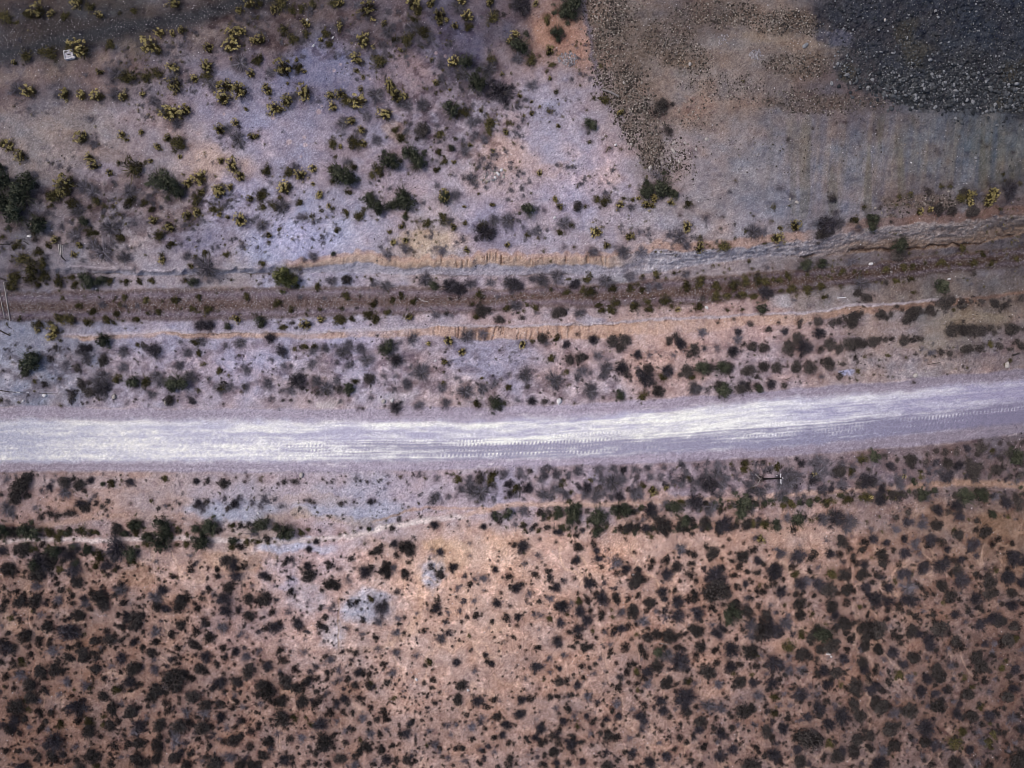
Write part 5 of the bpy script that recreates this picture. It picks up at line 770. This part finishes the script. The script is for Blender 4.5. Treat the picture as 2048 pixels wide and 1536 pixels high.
def dens_plain(u, v):
    d = sstep(1085, 1140, v) * (.35 + .65 * sstep(.0, .5, fbm(u / 40, v / 40, 3, 3) + .25)) * (1 - .55 * sstep(1.2, .6, ((u - 930) / 330) ** 2 + ((v - 1210) / 170) ** 2))
    return d
def dens_verge(u, v):
    d = sstep(930, 950, v) * sstep(1100, 1050, v) * sstep(.0, .45, fbm(u / 30, v / 22, 3, 5) + .12) + sstep(675, 700, v) * sstep(815, 800, v) * sstep(.05, .5, fbm(u / 34, v / 16, 3, 6) + .2)
    return d * off_road(u, v) * .9
def dens_flat(u, v):
    d = sstep(530, 500, v) * sstep(40, 90, v) * sstep(.05, .55, fbm(u / 60, v / 45, 3, 8) + .08) * (heap_in(u, v) < -8)
    return d * .8
def dens_thick(u, v):
    d = np.maximum(sstep(1.3, .5, ((u - 260) / 260) ** 2 + ((v - 430) / 75) ** 2), np.maximum(sstep(1.3, .5, ((u - 930) / 130) ** 2 + ((v - 230) / 120) ** 2), sstep(1.3, .5, ((u - 640) / 330) ** 2 + ((v - 60) / 60) ** 2)))
    return d * sstep(-.25, .35, fbm(u / 26, v / 20, 3, 10)) * (v > trackBot(u) + 5)
def dens_hedge(u, v):
    d = 0 * u
    for txt, w in (("-60,1064 120,1061 200,1066 330,1071 420,1060 520,1053", 9), ("980,1028 1150,1030 1300,1020 1500,1008 1700,992 1850,985 2120,984", 11), ("1040,1058 1200,1060 1350,1058 1500,1045 1650,1034", 9), ("40,1094 140,1100 240,1106 280,1102", 12)):
        pp = np.array([[float(t) for t in q.split(',')] for q in txt.split()])
        d = np.maximum(d, sstep(w, w * .4, np.abs(v - np.interp(u, pp[:, 0], pp[:, 1]) + 5 * fbm(u / 30, v / 30, 2, 4))) * (u > pp[0, 0]) * (u < pp[-1, 0]))
    return d * sstep(-.35, .15, fbm(u / 24, v / 24, 2, 11))
def dens_field(u, v):
    return band(v, np.interp(u, [0, 1000, 1500, 2048], [950, 936, 922, 905]), np.interp(u, [0, 1000, 1500, 2048], [985, 1000, 1000, 968]), 6) * sstep(930, 1080, u) * sstep(-.3, .3, fbm(u / 22, v / 16, 3, 7))
def dens_bed(u, v):
    return ((v > northBase(u)) & (v < lip(u) - 4)) * sstep(.0, .5, fbm(u / 40, v / 14, 3, 9) + .05) * .9
scatter({'G': sprinkle(110, dens_hedge, 4, 9), 'E': np.concatenate([sprinkle(330, dens_plain, 4, 10), sprinkle(150, dens_hedge, 3, 8), sprinkle(130, dens_field, 3, 9)]), 'd': sprinkle(900, dens_verge, 1.2, 4.2), 'D': np.concatenate([sprinkle(170, dens_hedge, 2.5, 8), sprinkle(7000, dens_plain, 1.2, 5.0), sprinkle(950, dens_plain, 3.5, 9)]),
         'V': np.concatenate([sprinkle(330, dens_field, 3, 10), sprinkle(1000, dens_thick, 2.0, 8.0), sprinkle(700, dens_plain, 1.6, 6.0), sprinkle(800, dens_verge, 1.6, 6.0), sprinkle(1500, dens_flat, 1.8, 7.5)]),
         'O': np.concatenate([sprinkle(190, dens_hedge, 2.5, 8), sprinkle(420, dens_thick, 1.4, 6.0), sprinkle(420, dens_verge, 1.4, 4.5), sprinkle(900, dens_flat, 1.2, 5), sprinkle(420, dens_bed, 1.4, 5.5)]),
         'Y': np.concatenate([sprinkle(190, dens_flat, 1.6, 4.6)])}, "undergrowth", "tiny tufts of {} dotted all over the bare soil", "undergrowth")

# ------------------------------------------------------------------ stones
def ico():
    t = (1 + 5 ** .5) / 2
    v = np.array([(-1, t, 0), (1, t, 0), (-1, -t, 0), (1, -t, 0), (0, -1, t), (0, 1, t), (0, -1, -t), (0, 1, -t), (t, 0, -1), (t, 0, 1), (-t, 0, -1), (-t, 0, 1)], float)
    f = np.array([(0, 11, 5), (0, 5, 1), (0, 1, 7), (0, 7, 10), (0, 10, 11), (1, 5, 9), (5, 11, 4), (11, 10, 2), (10, 7, 6), (7, 1, 8), (3, 9, 4), (3, 4, 2), (3, 2, 6), (3, 6, 8), (3, 8, 9), (4, 9, 5), (2, 4, 11), (6, 2, 10), (8, 6, 7), (9, 8, 1)])
    return v / np.linalg.norm(v[0]), f
ICO_V, ICO_F = ico()

STONE = {
    'slate': ramp_material("slate_stone", [(0, (.022, .024, .028)), (.6, (.085, .088, .095)), (1, (.235, .235, .245))], 0),
    'brown': ramp_material("brown_stone", [(0, (.035, .028, .024)), (.5, (.13, .11, .095)), (1, (.38, .33, .29))], 0),
    'pale': ramp_material("pale_stone", [(0, (.16, .145, .15)), (.5, (.34, .31, .32)), (1, (.70, .66, .68))], 0),
    'dark': ramp_material("dark_pebble", [(0, (.02, .018, .02)), (1, (.07, .06, .062))], 0)}

def stones(name, key, L, label, cat, tlo=0, thi=1, squash=.7, skew=1.6):
    L = np.asarray(L); n = len(L)
    P = spot(L[:, 0], L[:, 1]); r = L[:, 2] / PPM
    v = ICO_V[None] * rg.uniform(.68, 1.25, (n, 12, 1))
    v = v * (r[:, None, None] * np.stack([rg.uniform(.75, 1.35, n), rg.uniform(.7, 1.1, n), squash * rg.uniform(.7, 1.1, n)], 1)[:, None, :])
    a = rg.uniform(0, 6.283, n); c, s_ = np.cos(a)[:, None], np.sin(a)[:, None]
    v = np.stack([v[..., 0] * c - v[..., 1] * s_, v[..., 0] * s_ + v[..., 1] * c, v[..., 2]], -1) + (P + np.stack([0 * r, 0 * r, r * .18], 1))[:, None, :]
    f = (ICO_F[None] + (np.arange(n) * 12)[:, None, None]).reshape(-1, 3)
    t = np.repeat(np.clip(tlo + (thi - tlo) * rg.uniform(0, 1, n) ** skew, 0, 1), 12)
    put(name, make_mesh(name, v.reshape(-1, 3), f, STONE[key], t), kind='stuff', label=label, category=cat)

def blobs(rows):
    def d(u, v):
        w1 = fbm(u / 30, v / 30, 3, 4)
        r = 0 * u
        for x, y, rx, ry, k in rows:
            r = np.maximum(r, k * sstep(1.25, .5, ((u + 10 * w1 - x) / rx) ** 2 + ((v + 10 * w1 - y) / ry) ** 2))
        return r
    return d
def dens_slate(u, v):
    return (sstep(2, 14, slateFoot(u) - v) * sstep(1640, 1680, u) + .06 * sstep(-40, 0, slateFoot(u) - v) * sstep(1600, 1650, u)) * np.clip(.18 + .9 * sstep(70, 190, v), 0, 1) * (.4 + .6 * sstep(-.1, .4, fbm(u / 36, v / 30, 3, 5)))
sl = sprinkle(6000, dens_slate, .9, 2.7, 1.6)
big = sprinkle(800, lambda u, v: dens_slate(u, v) * sstep(120, 200, v), 2.4, 4.8, 1.8)
stones("slate_rubble", 'slate', np.concatenate([sl, big]), "dark slate rubble tipped over the top of the spoil heap", "rubble", 0, 1, .7, 2.0)
def dens_edge(u, v):
    d = u - heapLeft(v)
    return sstep(-26, 8, d) * sstep(120, 10, d) * sstep(372, 330, v) * (.35 + .65 * sstep(-.15, .35, fbm(u / 30, v / 30, 3, 2)))
apron = blobs([(1430, 25, 95, 32, .7), (1530, 40, 95, 24, 1), (1590, 45, 55, 26, 1), (1600, 130, 70, 26, .7), (1640, 205, 140, 26, .5), (1340, 80, 60, 50, .7), (1385, 120, 45, 34, .7), (1450, 170, 90, 30, .35), (1390, 230, 40, 40, .25), (1620, 300, 300, 60, .02), (1350, 330, 60, 60, .06)])
stones("brown_rubble", 'brown', np.concatenate([sprinkle(4600, dens_edge, .8, 2.6, 1.8), sprinkle(5200, apron, .6, 2.1, 1.8), sprinkle(420, blobs([(1870, 402, 80, 16, 1), (1790, 420, 40, 16, .6), (1960, 395, 50, 18, .6)]), .8, 2.8, 2)]),
       "brown and tan rubble along the edge of the spoil heap", "rubble", 0, .95, .7, 2.3)
pile = [(1136 + 20 * q * math.cos(a), 118 + 15 * q * math.sin(a), rg.uniform(1.0, 2.3)) for a, q in ((rg.uniform(0, 6.28), rg.uniform(0, 1) ** .6) for _ in range(170))]
pile += [(1511 + 13 * q * math.cos(a), 110 + 13 * q * math.sin(a), rg.uniform(1.0, 2.6)) for a, q in ((rg.uniform(0, 6.28), rg.uniform(0, 1) ** .6) for _ in range(60))]
pile += [(1447 + 12 * q * math.cos(a), 79 + 12 * q * math.sin(a), rg.uniform(.9, 2.0)) for a, q in ((rg.uniform(0, 6.28), rg.uniform(0, 1) ** .6) for _ in range(45))]
pile += [(978 + 32 * q * math.cos(a), 353 + 14 * q * math.sin(a) - 9 * q * math.cos(a), rg.uniform(.8, 2.2)) for a, q in ((rg.uniform(0, 6.28), rg.uniform(0, 1) ** .6) for _ in range(90))]
stones("stone_heap", 'pale', np.array(pile), "small heaps of broken grey stone dumped on the pale flat", "stone heap", 0, .6)
def on_bed(u, v):
    tr = ((v > trackTop(u) + 4) & (v < trackBot(u) - 4) & (u < 560)) * .2
    return np.maximum(((v > railTop(u)) & (v < railBot(u))) * (.5 + .5 * sstep(0, .5, fbm(u / 30, v / 12, 2, 7))), tr)
stones("ballast", 'pale', sprinkle(9000, on_bed, .5, 1.05, 2.2), "pale specks of ballast over the gravel railbed and track", "ballast", 0, .75)
def anywhere(u, v):
    return off_road(u, v, 8) * (.35 + .65 * sstep(-.1, .5, fbm(u / 50, v / 50, 3, 4))) * np.where(v > 1080, .7, 1)
stones("pebbles_pale", 'pale', sprinkle(17000, anywhere, .4, 1.15, 2.6), "pale pebbles strewn over the dry soil", "pebbles", .2, 1)
def dots(u, v):
    return off_road(u, v, 0) * sstep(.05, .5, fbm(u / 45, v / 40, 3, 12)) * (v < 1080) + .5 * sstep(1.1, .7, ((u - 640) / 150) ** 2 + ((v - 1180) / 100) ** 2)
stones("pebbles_dark", 'dark', sprinkle(3200, dots, .5, 1.7, 2.5), "dark stones and clods dotted over the bare soil", "pebbles")
for o in list(scene.objects):
    if o.name.startswith("pebbles_"): o.name = "gravel"

ROCKMAT = {'W': plain_material("white_rock", (.50, .47, .47), (.74, .71, .72), 3), 'T': plain_material("tan_rock", (.30, .265, .24), (.52, .47, .44), 3), 'G': plain_material("grey_rock", (.13, .13, .14), (.30, .30, .31), 3)}
ROCKWORD = {'W': "whitish rock", 'T': "tan rock", 'G': "grey rock"}
def rock_mesh(seed, mat):
    rr = np.random.RandomState(seed)
    v = ICO_V; f = ICO_F
    e = {}; vs = [tuple(p) for p in v]; nf = []
    def mid(a, b):
        k = (min(a, b), max(a, b))
        if k not in e:
            m = (np.array(vs[a]) + np.array(vs[b])); vs.append(tuple(m / np.linalg.norm(m))); e[k] = len(vs) - 1
        return e[k]
    for a, b, c in f:
        x, y, z = mid(a, b), mid(b, c), mid(c, a)
        nf += [(a, x, z), (b, y, x), (c, z, y), (x, y, z)]
    v = np.array(vs)
    for _ in range(9):                       # knock flat facets off the lump
        n = rr.normal(size=3); n /= np.linalg.norm(n); h = rr.uniform(.55, .85)
        dd = v @ n; v = v - np.outer(np.maximum(dd - h, 0), n)
    v *= np.array([1.1, .85, .7])
    return make_mesh("rock", v, np.array(nf), mat)
RM = {k: [rock_mesh(i + ord(k), ROCKMAT[k]) for i in range(4)] for k in 'WTG'}
proto = None
for w in ROCKS.split():
    u, v, r, k = w.split(','); u, v, r = float(u), float(v), float(r)
    me = RM[k][rnd.randrange(4)]
    o = bpy.data.objects.new("rock", me) if proto is None else proto.copy()
    proto = proto or o
    o.data = me; LINK(o)
    p = spot(u, v); rm = r / PPM * 1.1
    o.location = (p[0], p[1], p[2] + rm * .25); o.scale = (rm * rnd.uniform(.9, 1.2), rm * rnd.uniform(.85, 1.05), rm)
    o.rotation_euler = (rnd.uniform(-.2, .2), rnd.uniform(-.2, .2), rnd.uniform(0, 6.28))
    o['label'] = label_for(ROCKWORD[k], u, v, r + 3); o['category'] = "rock"; o['group'] = "loose rocks"

# ------------------------------------------------------------------ timber, posts, slab
WOOD = plain_material("weathered_wood", (.26, .23, .22), (.44, .40, .38), 9)
DARKWOOD = plain_material("dark_wood", (.022, .018, .018), (.060, .050, .048), 9)
CREOSOTE = plain_material("creosoted_wood", (.010, .008, .009), (.022, .018, .018), 9)
GREYWOOD = plain_material("grey_wood", (.13, .115, .115), (.28, .25, .245), 9)
WHITEPAINT = plain_material("pale_paint", (.50, .49, .51), (.64, .63, .65), 9)
CONCRETE = plain_material("concrete", (.26, .245, .28), (.60, .575, .62), 5)
RIM = plain_material("pale_concrete", (.40, .38, .40), (.60, .57, .58), 6)

def beam_mesh(name, p, q, r0, r1, mat, sides=7, square=False, bend=0.0):
    p, q = np.array(p, float), np.array(q, float)
    d = (q - p); L = np.linalg.norm(d); d = d / L
    a = np.cross(d, [0, 0, 1.0])
    if np.linalg.norm(a) < 1e-3: a = np.array([1.0, 0, 0])
    a /= np.linalg.norm(a); b = np.cross(a, d)
    rr = np.random.RandomState(int(abs(p[0]) * 100) % 9999)
    V, F = [], []; rings = 6
    n = 4 if square else sides
    for i in range(rings + 1):
        t = i / rings; c = p + (q - p) * t + a * bend * math.sin(math.pi * t) + (a * rr.normal() + b * rr.normal()) * L * .002
        r = r0 + (r1 - r0) * t
        for k in range(n):
            th = 2 * math.pi * (k + .5) / n
            V.append(c + (a * math.cos(th) + b * math.sin(th)) * r * (1 + (0 if square else .08 * rr.normal())))
    for i in range(rings):
        for k in range(n):
            F.append((i * n + k, i * n + (k + 1) % n, (i + 1) * n + (k + 1) % n, (i + 1) * n + k))
    o = len(V); V.append(p); V.append(q)
    for k in range(n):
        F.append((o, (k + 1) % n, k, k)); F.append((o + 1, rings * n + k, rings * n + (k + 1) % n, rings * n + k))
    me = bpy.data.meshes.new(name)
    me.from_pydata([tuple(x) for x in V], [], [tuple(dict.fromkeys(f)) for f in F]); me.materials.append(mat); me.update()
    return me

def lying(name, a, b, r, mat, label, cat, group=None, lift=0.0, square=False, bend=0.0):
    """a pole or plank resting on the ground between two survey points"""
    n = 9
    us = np.linspace(a[0], b[0], n); vs = np.linspace(a[1], b[1], n)
    P, Q = spot(a[0], a[1]), spot(b[0], b[1])
    gap = max(0.0, float(np.max(height(us, vs) - np.linspace(P[2], Q[2], n))))
    P, Q = P.copy(), Q.copy()
    P[2] += r * .8 + lift + gap; Q[2] += r * .8 + lift + gap
    mid = (P + Q) / 2
    me = beam_mesh(name, P - mid, Q - mid, r, r * .85, mat, square=square, bend=bend)
    o = put(name, me, label=label, category=cat); o.location = mid
    if group: o['group'] = group
    return o

lying("fallen_pole", (10.3, 565), (22.3, 641.5), .075, WOOD, "long pale pole across the railbed, the upright one nearer the bushes", "pole", "fallen poles")
lying("fallen_pole", (-.5, 579), (11, 635), .055, WOOD, "thinner pale pole across the railbed, at the photo's very edge", "pole", "fallen poles")
lying("dark_plank", (0, 556), (11.5, 560.5), .16, DARKWOOD, "dark plank at the top end of the pale poles", "plank", square=True)
lying("dark_plank", (11, 637), (22.5, 642), .07, DARKWOOD, "dark crosspiece joining the bottom ends of the pale poles", "plank", square=True)
lying("dark_pole", (-1, 660.5), (20.8, 671.5), .10, DARKWOOD, "dark pole lying on bluish soil below the railbed's end", "pole")
lying("dark_pole", (17, 654), (24.5, 657.5), .05, DARKWOOD, "short dark stick just above the dark pole on bluish soil", "stick")
lying("dark_pole", (0, 489), (21, 488.6), .075, DARKWOOD, "thin dark pole in the scrub at the photo's edge, level with pale slats", "pole")
lying("dark_pole", (46.5, 482), (58.5, 489), .07, DARKWOOD, "short dark pole lying in scrub beside the white rock", "pole")
for i, (a, b, t) in enumerate((((117.6, 488.3), (120.0, 509.3), "nearest the dark bush"), ((121.4, 489.3), (122.6, 509.6), "the middle one of three"), ((125.6, 491), (125.2, 509.2), "the shortest of three"))):
    lying("timber_slat", a, b, .085, WOOD, f"pale timber slat lying beside two others, {t}", "slat", "pale timber slats", square=True)
lying("dark_plank", (122.5, 488), (130.5, 490.2), .07, DARKWOOD, "dark bar touching the top ends of the pale slats", "plank", square=True)
lying("dark_plank", (122.5, 510.5), (131.5, 521), .08, DARKWOOD, "crooked dark branch under the three pale slats", "branch", bend=.12)
lying("fence_rail", (1.5, 781), (20, 784), .085, DARKWOOD, "dark fallen rail with a pale knob, just above the road's shoulder", "rail", "fallen fence rails")
lying("fence_rail", (20.5, 783.7), (52, 786.3), .05, DARKWOOD, "dark fallen rail continuing the fence line beside the pale sticks", "rail", "fallen fence rails")
lying("fence_rail", (79, 786.2), (94, 787), .055, DARKWOOD, "dark fallen rail passing just above the tan boulder", "rail", "fallen fence rails")
lying("fence_rail", (94.5, 787.1), (133, 788.4), .03, DARKWOOD, "thin dark rail running into the dark shrub above the road", "rail", "fallen fence rails")
lying("pale_stick", (33, 784), (41, 784.8), .06, WHITEPAINT, "white stick lying on the fallen fence line", "stick", lift=.1)
lying("pale_stick", (54, 784.4), (58.6, 784.8), .05, WHITEPAINT, "short white stick ending the fallen fence line", "stick", lift=.06)
lying("old_log", (1204.2, 179.6), (1237.6, 193.4), .17, GREYWOOD, "weathered grey log lying at the edge of the rubble", "log", bend=-.12)
lying("white_plank", (1673.5, 596.2), (1691.5, 595.2), .10, WHITEPAINT, "whitish plank lying below the railbed near an olive tussock", "plank", square=True)
lying("dark_post", (2023, 711), (2037, 707), .13, DARKWOOD, "stubby dark post lying beside the road's upper edge", "post")
lying("dark_pole", (1855, 729.4), (1880, 725), .045, DARKWOOD, "thin dark stick lying among small shrubs above the road", "stick")
lying("dark_pole", (1676, 747.5), (1687, 743), .06, DARKWOOD, "short dark stick next to a bluish patch above the road", "stick")
lying("dark_pole", (1570, 759), (1582, 755.6), .045, DARKWOOD, "thin dark twig among pale stones above the road", "stick")
lying("pale_stick", (839, 596.5), (847, 601.5), .055, WOOD, "bent pale branch lying on the gravel railbed", "branch", bend=.1)
lying("pale_stick", (847, 601.8), (856.5, 602.6), .05, WOOD, "pale branch end on the gravel railbed beside its bent twin", "branch", bend=.05)
lying("pale_stick", (1319, 1285.6), (1340, 1288), .05, WOOD, "thin pale stick lying on the brown plain below dark shrubs", "stick", bend=.1)

# power pole beside the road, leaning a little
base = spot(1526.5, 958.8); top_z = base[2] + 7.4
tp = spot(1560.2, 957.0, top_z)
pole = bpy.data.objects.new("power_pole", None); LINK(pole); pole.location = base
pole['label'] = "tall dark power pole with a white crossarm standing beside the road"; pole['category'] = "power pole"
tpl = tp - base; axis = tpl / np.linalg.norm(tpl)
put("pole_shaft", beam_mesh("pole_shaft", np.array([0, 0, -.5]) - axis * .0, tpl + axis * .35, .135, .10, CREOSOTE, 10), pole)
arm_c = tpl - axis * .25 + np.array([.17, 0, 0])
half = np.array([-.03, .70, 0])
arm = put("crossarm", beam_mesh("crossarm", arm_c - half, arm_c + half, .085, .085, WHITEPAINT, square=True), pole)
for t in (-.92, -.30, .92):
    c = arm_c + half * t + np.array([0, 0, .06])
    me = beam_mesh("insulator", c, c + np.array([0, 0, .2]), .075, .05, WHITEPAINT, 8)
    put("insulator", me, pole)
c = tpl + axis * .1 + np.array([.34, .07, -.1])
put("pole_top_insulator", beam_mesh("pole_top_insulator", c, c + np.array([0, 0, .24]), .085, .06, WHITEPAINT, 8), pole)
c = arm_c + np.array([-.55, .42, -.1])
put("brace_insulator", beam_mesh("brace_insulator", c, c + np.array([0, 0, .22]), .08, .06, WHITEPAINT, 8), pole)
put("brace", beam_mesh("brace", c + np.array([0, 0, .05]), arm_c + half * .5, .025, .025, DARKWOOD, 5), pole)

# bleached dead branches beside the pole
for (a, b, t) in (((1509, 947.5), (1519, 957), "thin bleached branch poking out of the bush beside the power pole"), ((1519, 957.5), (1513, 969), "bleached forked twig under the bush beside the power pole"), ((1514, 969), (1505, 972), "lowest bleached twig beside the power pole")):
    lying("dead_branch", a, b, .045, WOOD, t, "branch", lift=.35)

# square concrete slab with a broken corner
sc = spot(140.2, 111.4)
slab = bpy.data.objects.new("concrete_slab", None); LINK(slab); slab.location = (sc[0], sc[1], sc[2]); slab.rotation_euler = (0, 0, R(9))
slab['label'] = "whitish square concrete slab with raised rim beside the dark track"; slab['category'] = "concrete slab"
def box_mesh(name, cx, cy, cz, sx, sy, sz, mat, bev=.02):
    import bmesh
    bm = bmesh.new(); bmesh.ops.create_cube(bm, size=1)
    for v in bm.verts: v.co = Vector((v.co.x * sx + cx, v.co.y * sy + cy, v.co.z * sz + cz))
    bmesh.ops.bevel(bm, geom=bm.edges[:], offset=bev, segments=1, affect='EDGES')
    me = bpy.data.meshes.new(name); bm.to_mesh(me); bm.free(); me.materials.append(mat)
    return me
put("slab_base", box_mesh("slab_base", 0, 0, .12, 1.34, 1.30, .5, CONCRETE), slab)
for (x, y, a, b) in ((0, .62, 1.42, .15), (-.64, -.02, .13, 1.12), (.64, .12, .15, .82), (-.14, -.62, 1.0, .13)):
    put("rim", box_mesh("rim", x, y, .44, a, b, .18, RIM), slab)
lump = make_mesh("broken_lump", rock_mesh(77, RIM).vertices and np.array([v.co[:] for v in RM['W'][1].vertices]) * .30, np.array([p.vertices[:] for p in RM['W'][1].polygons]), RIM)
q = put("broken_corner", lump, slab); q.location = (.66, -.5, .36)
m1 = put("mortar_ridge", box_mesh("mortar_ridge", .02, .26, .42, .52, .2, .14, RIM, .05), slab)
m2 = put("mortar_ridge", box_mesh("mortar_ridge", .04, -.2, .42, .58, .2, .14, RIM, .05), slab)
put("hollow_shade", box_mesh("hollow_shade", .03, .03, .38, .5, .16, .02, DARKWOOD, .005), slab)  # thin dark sheet standing in for the shade inside the hole
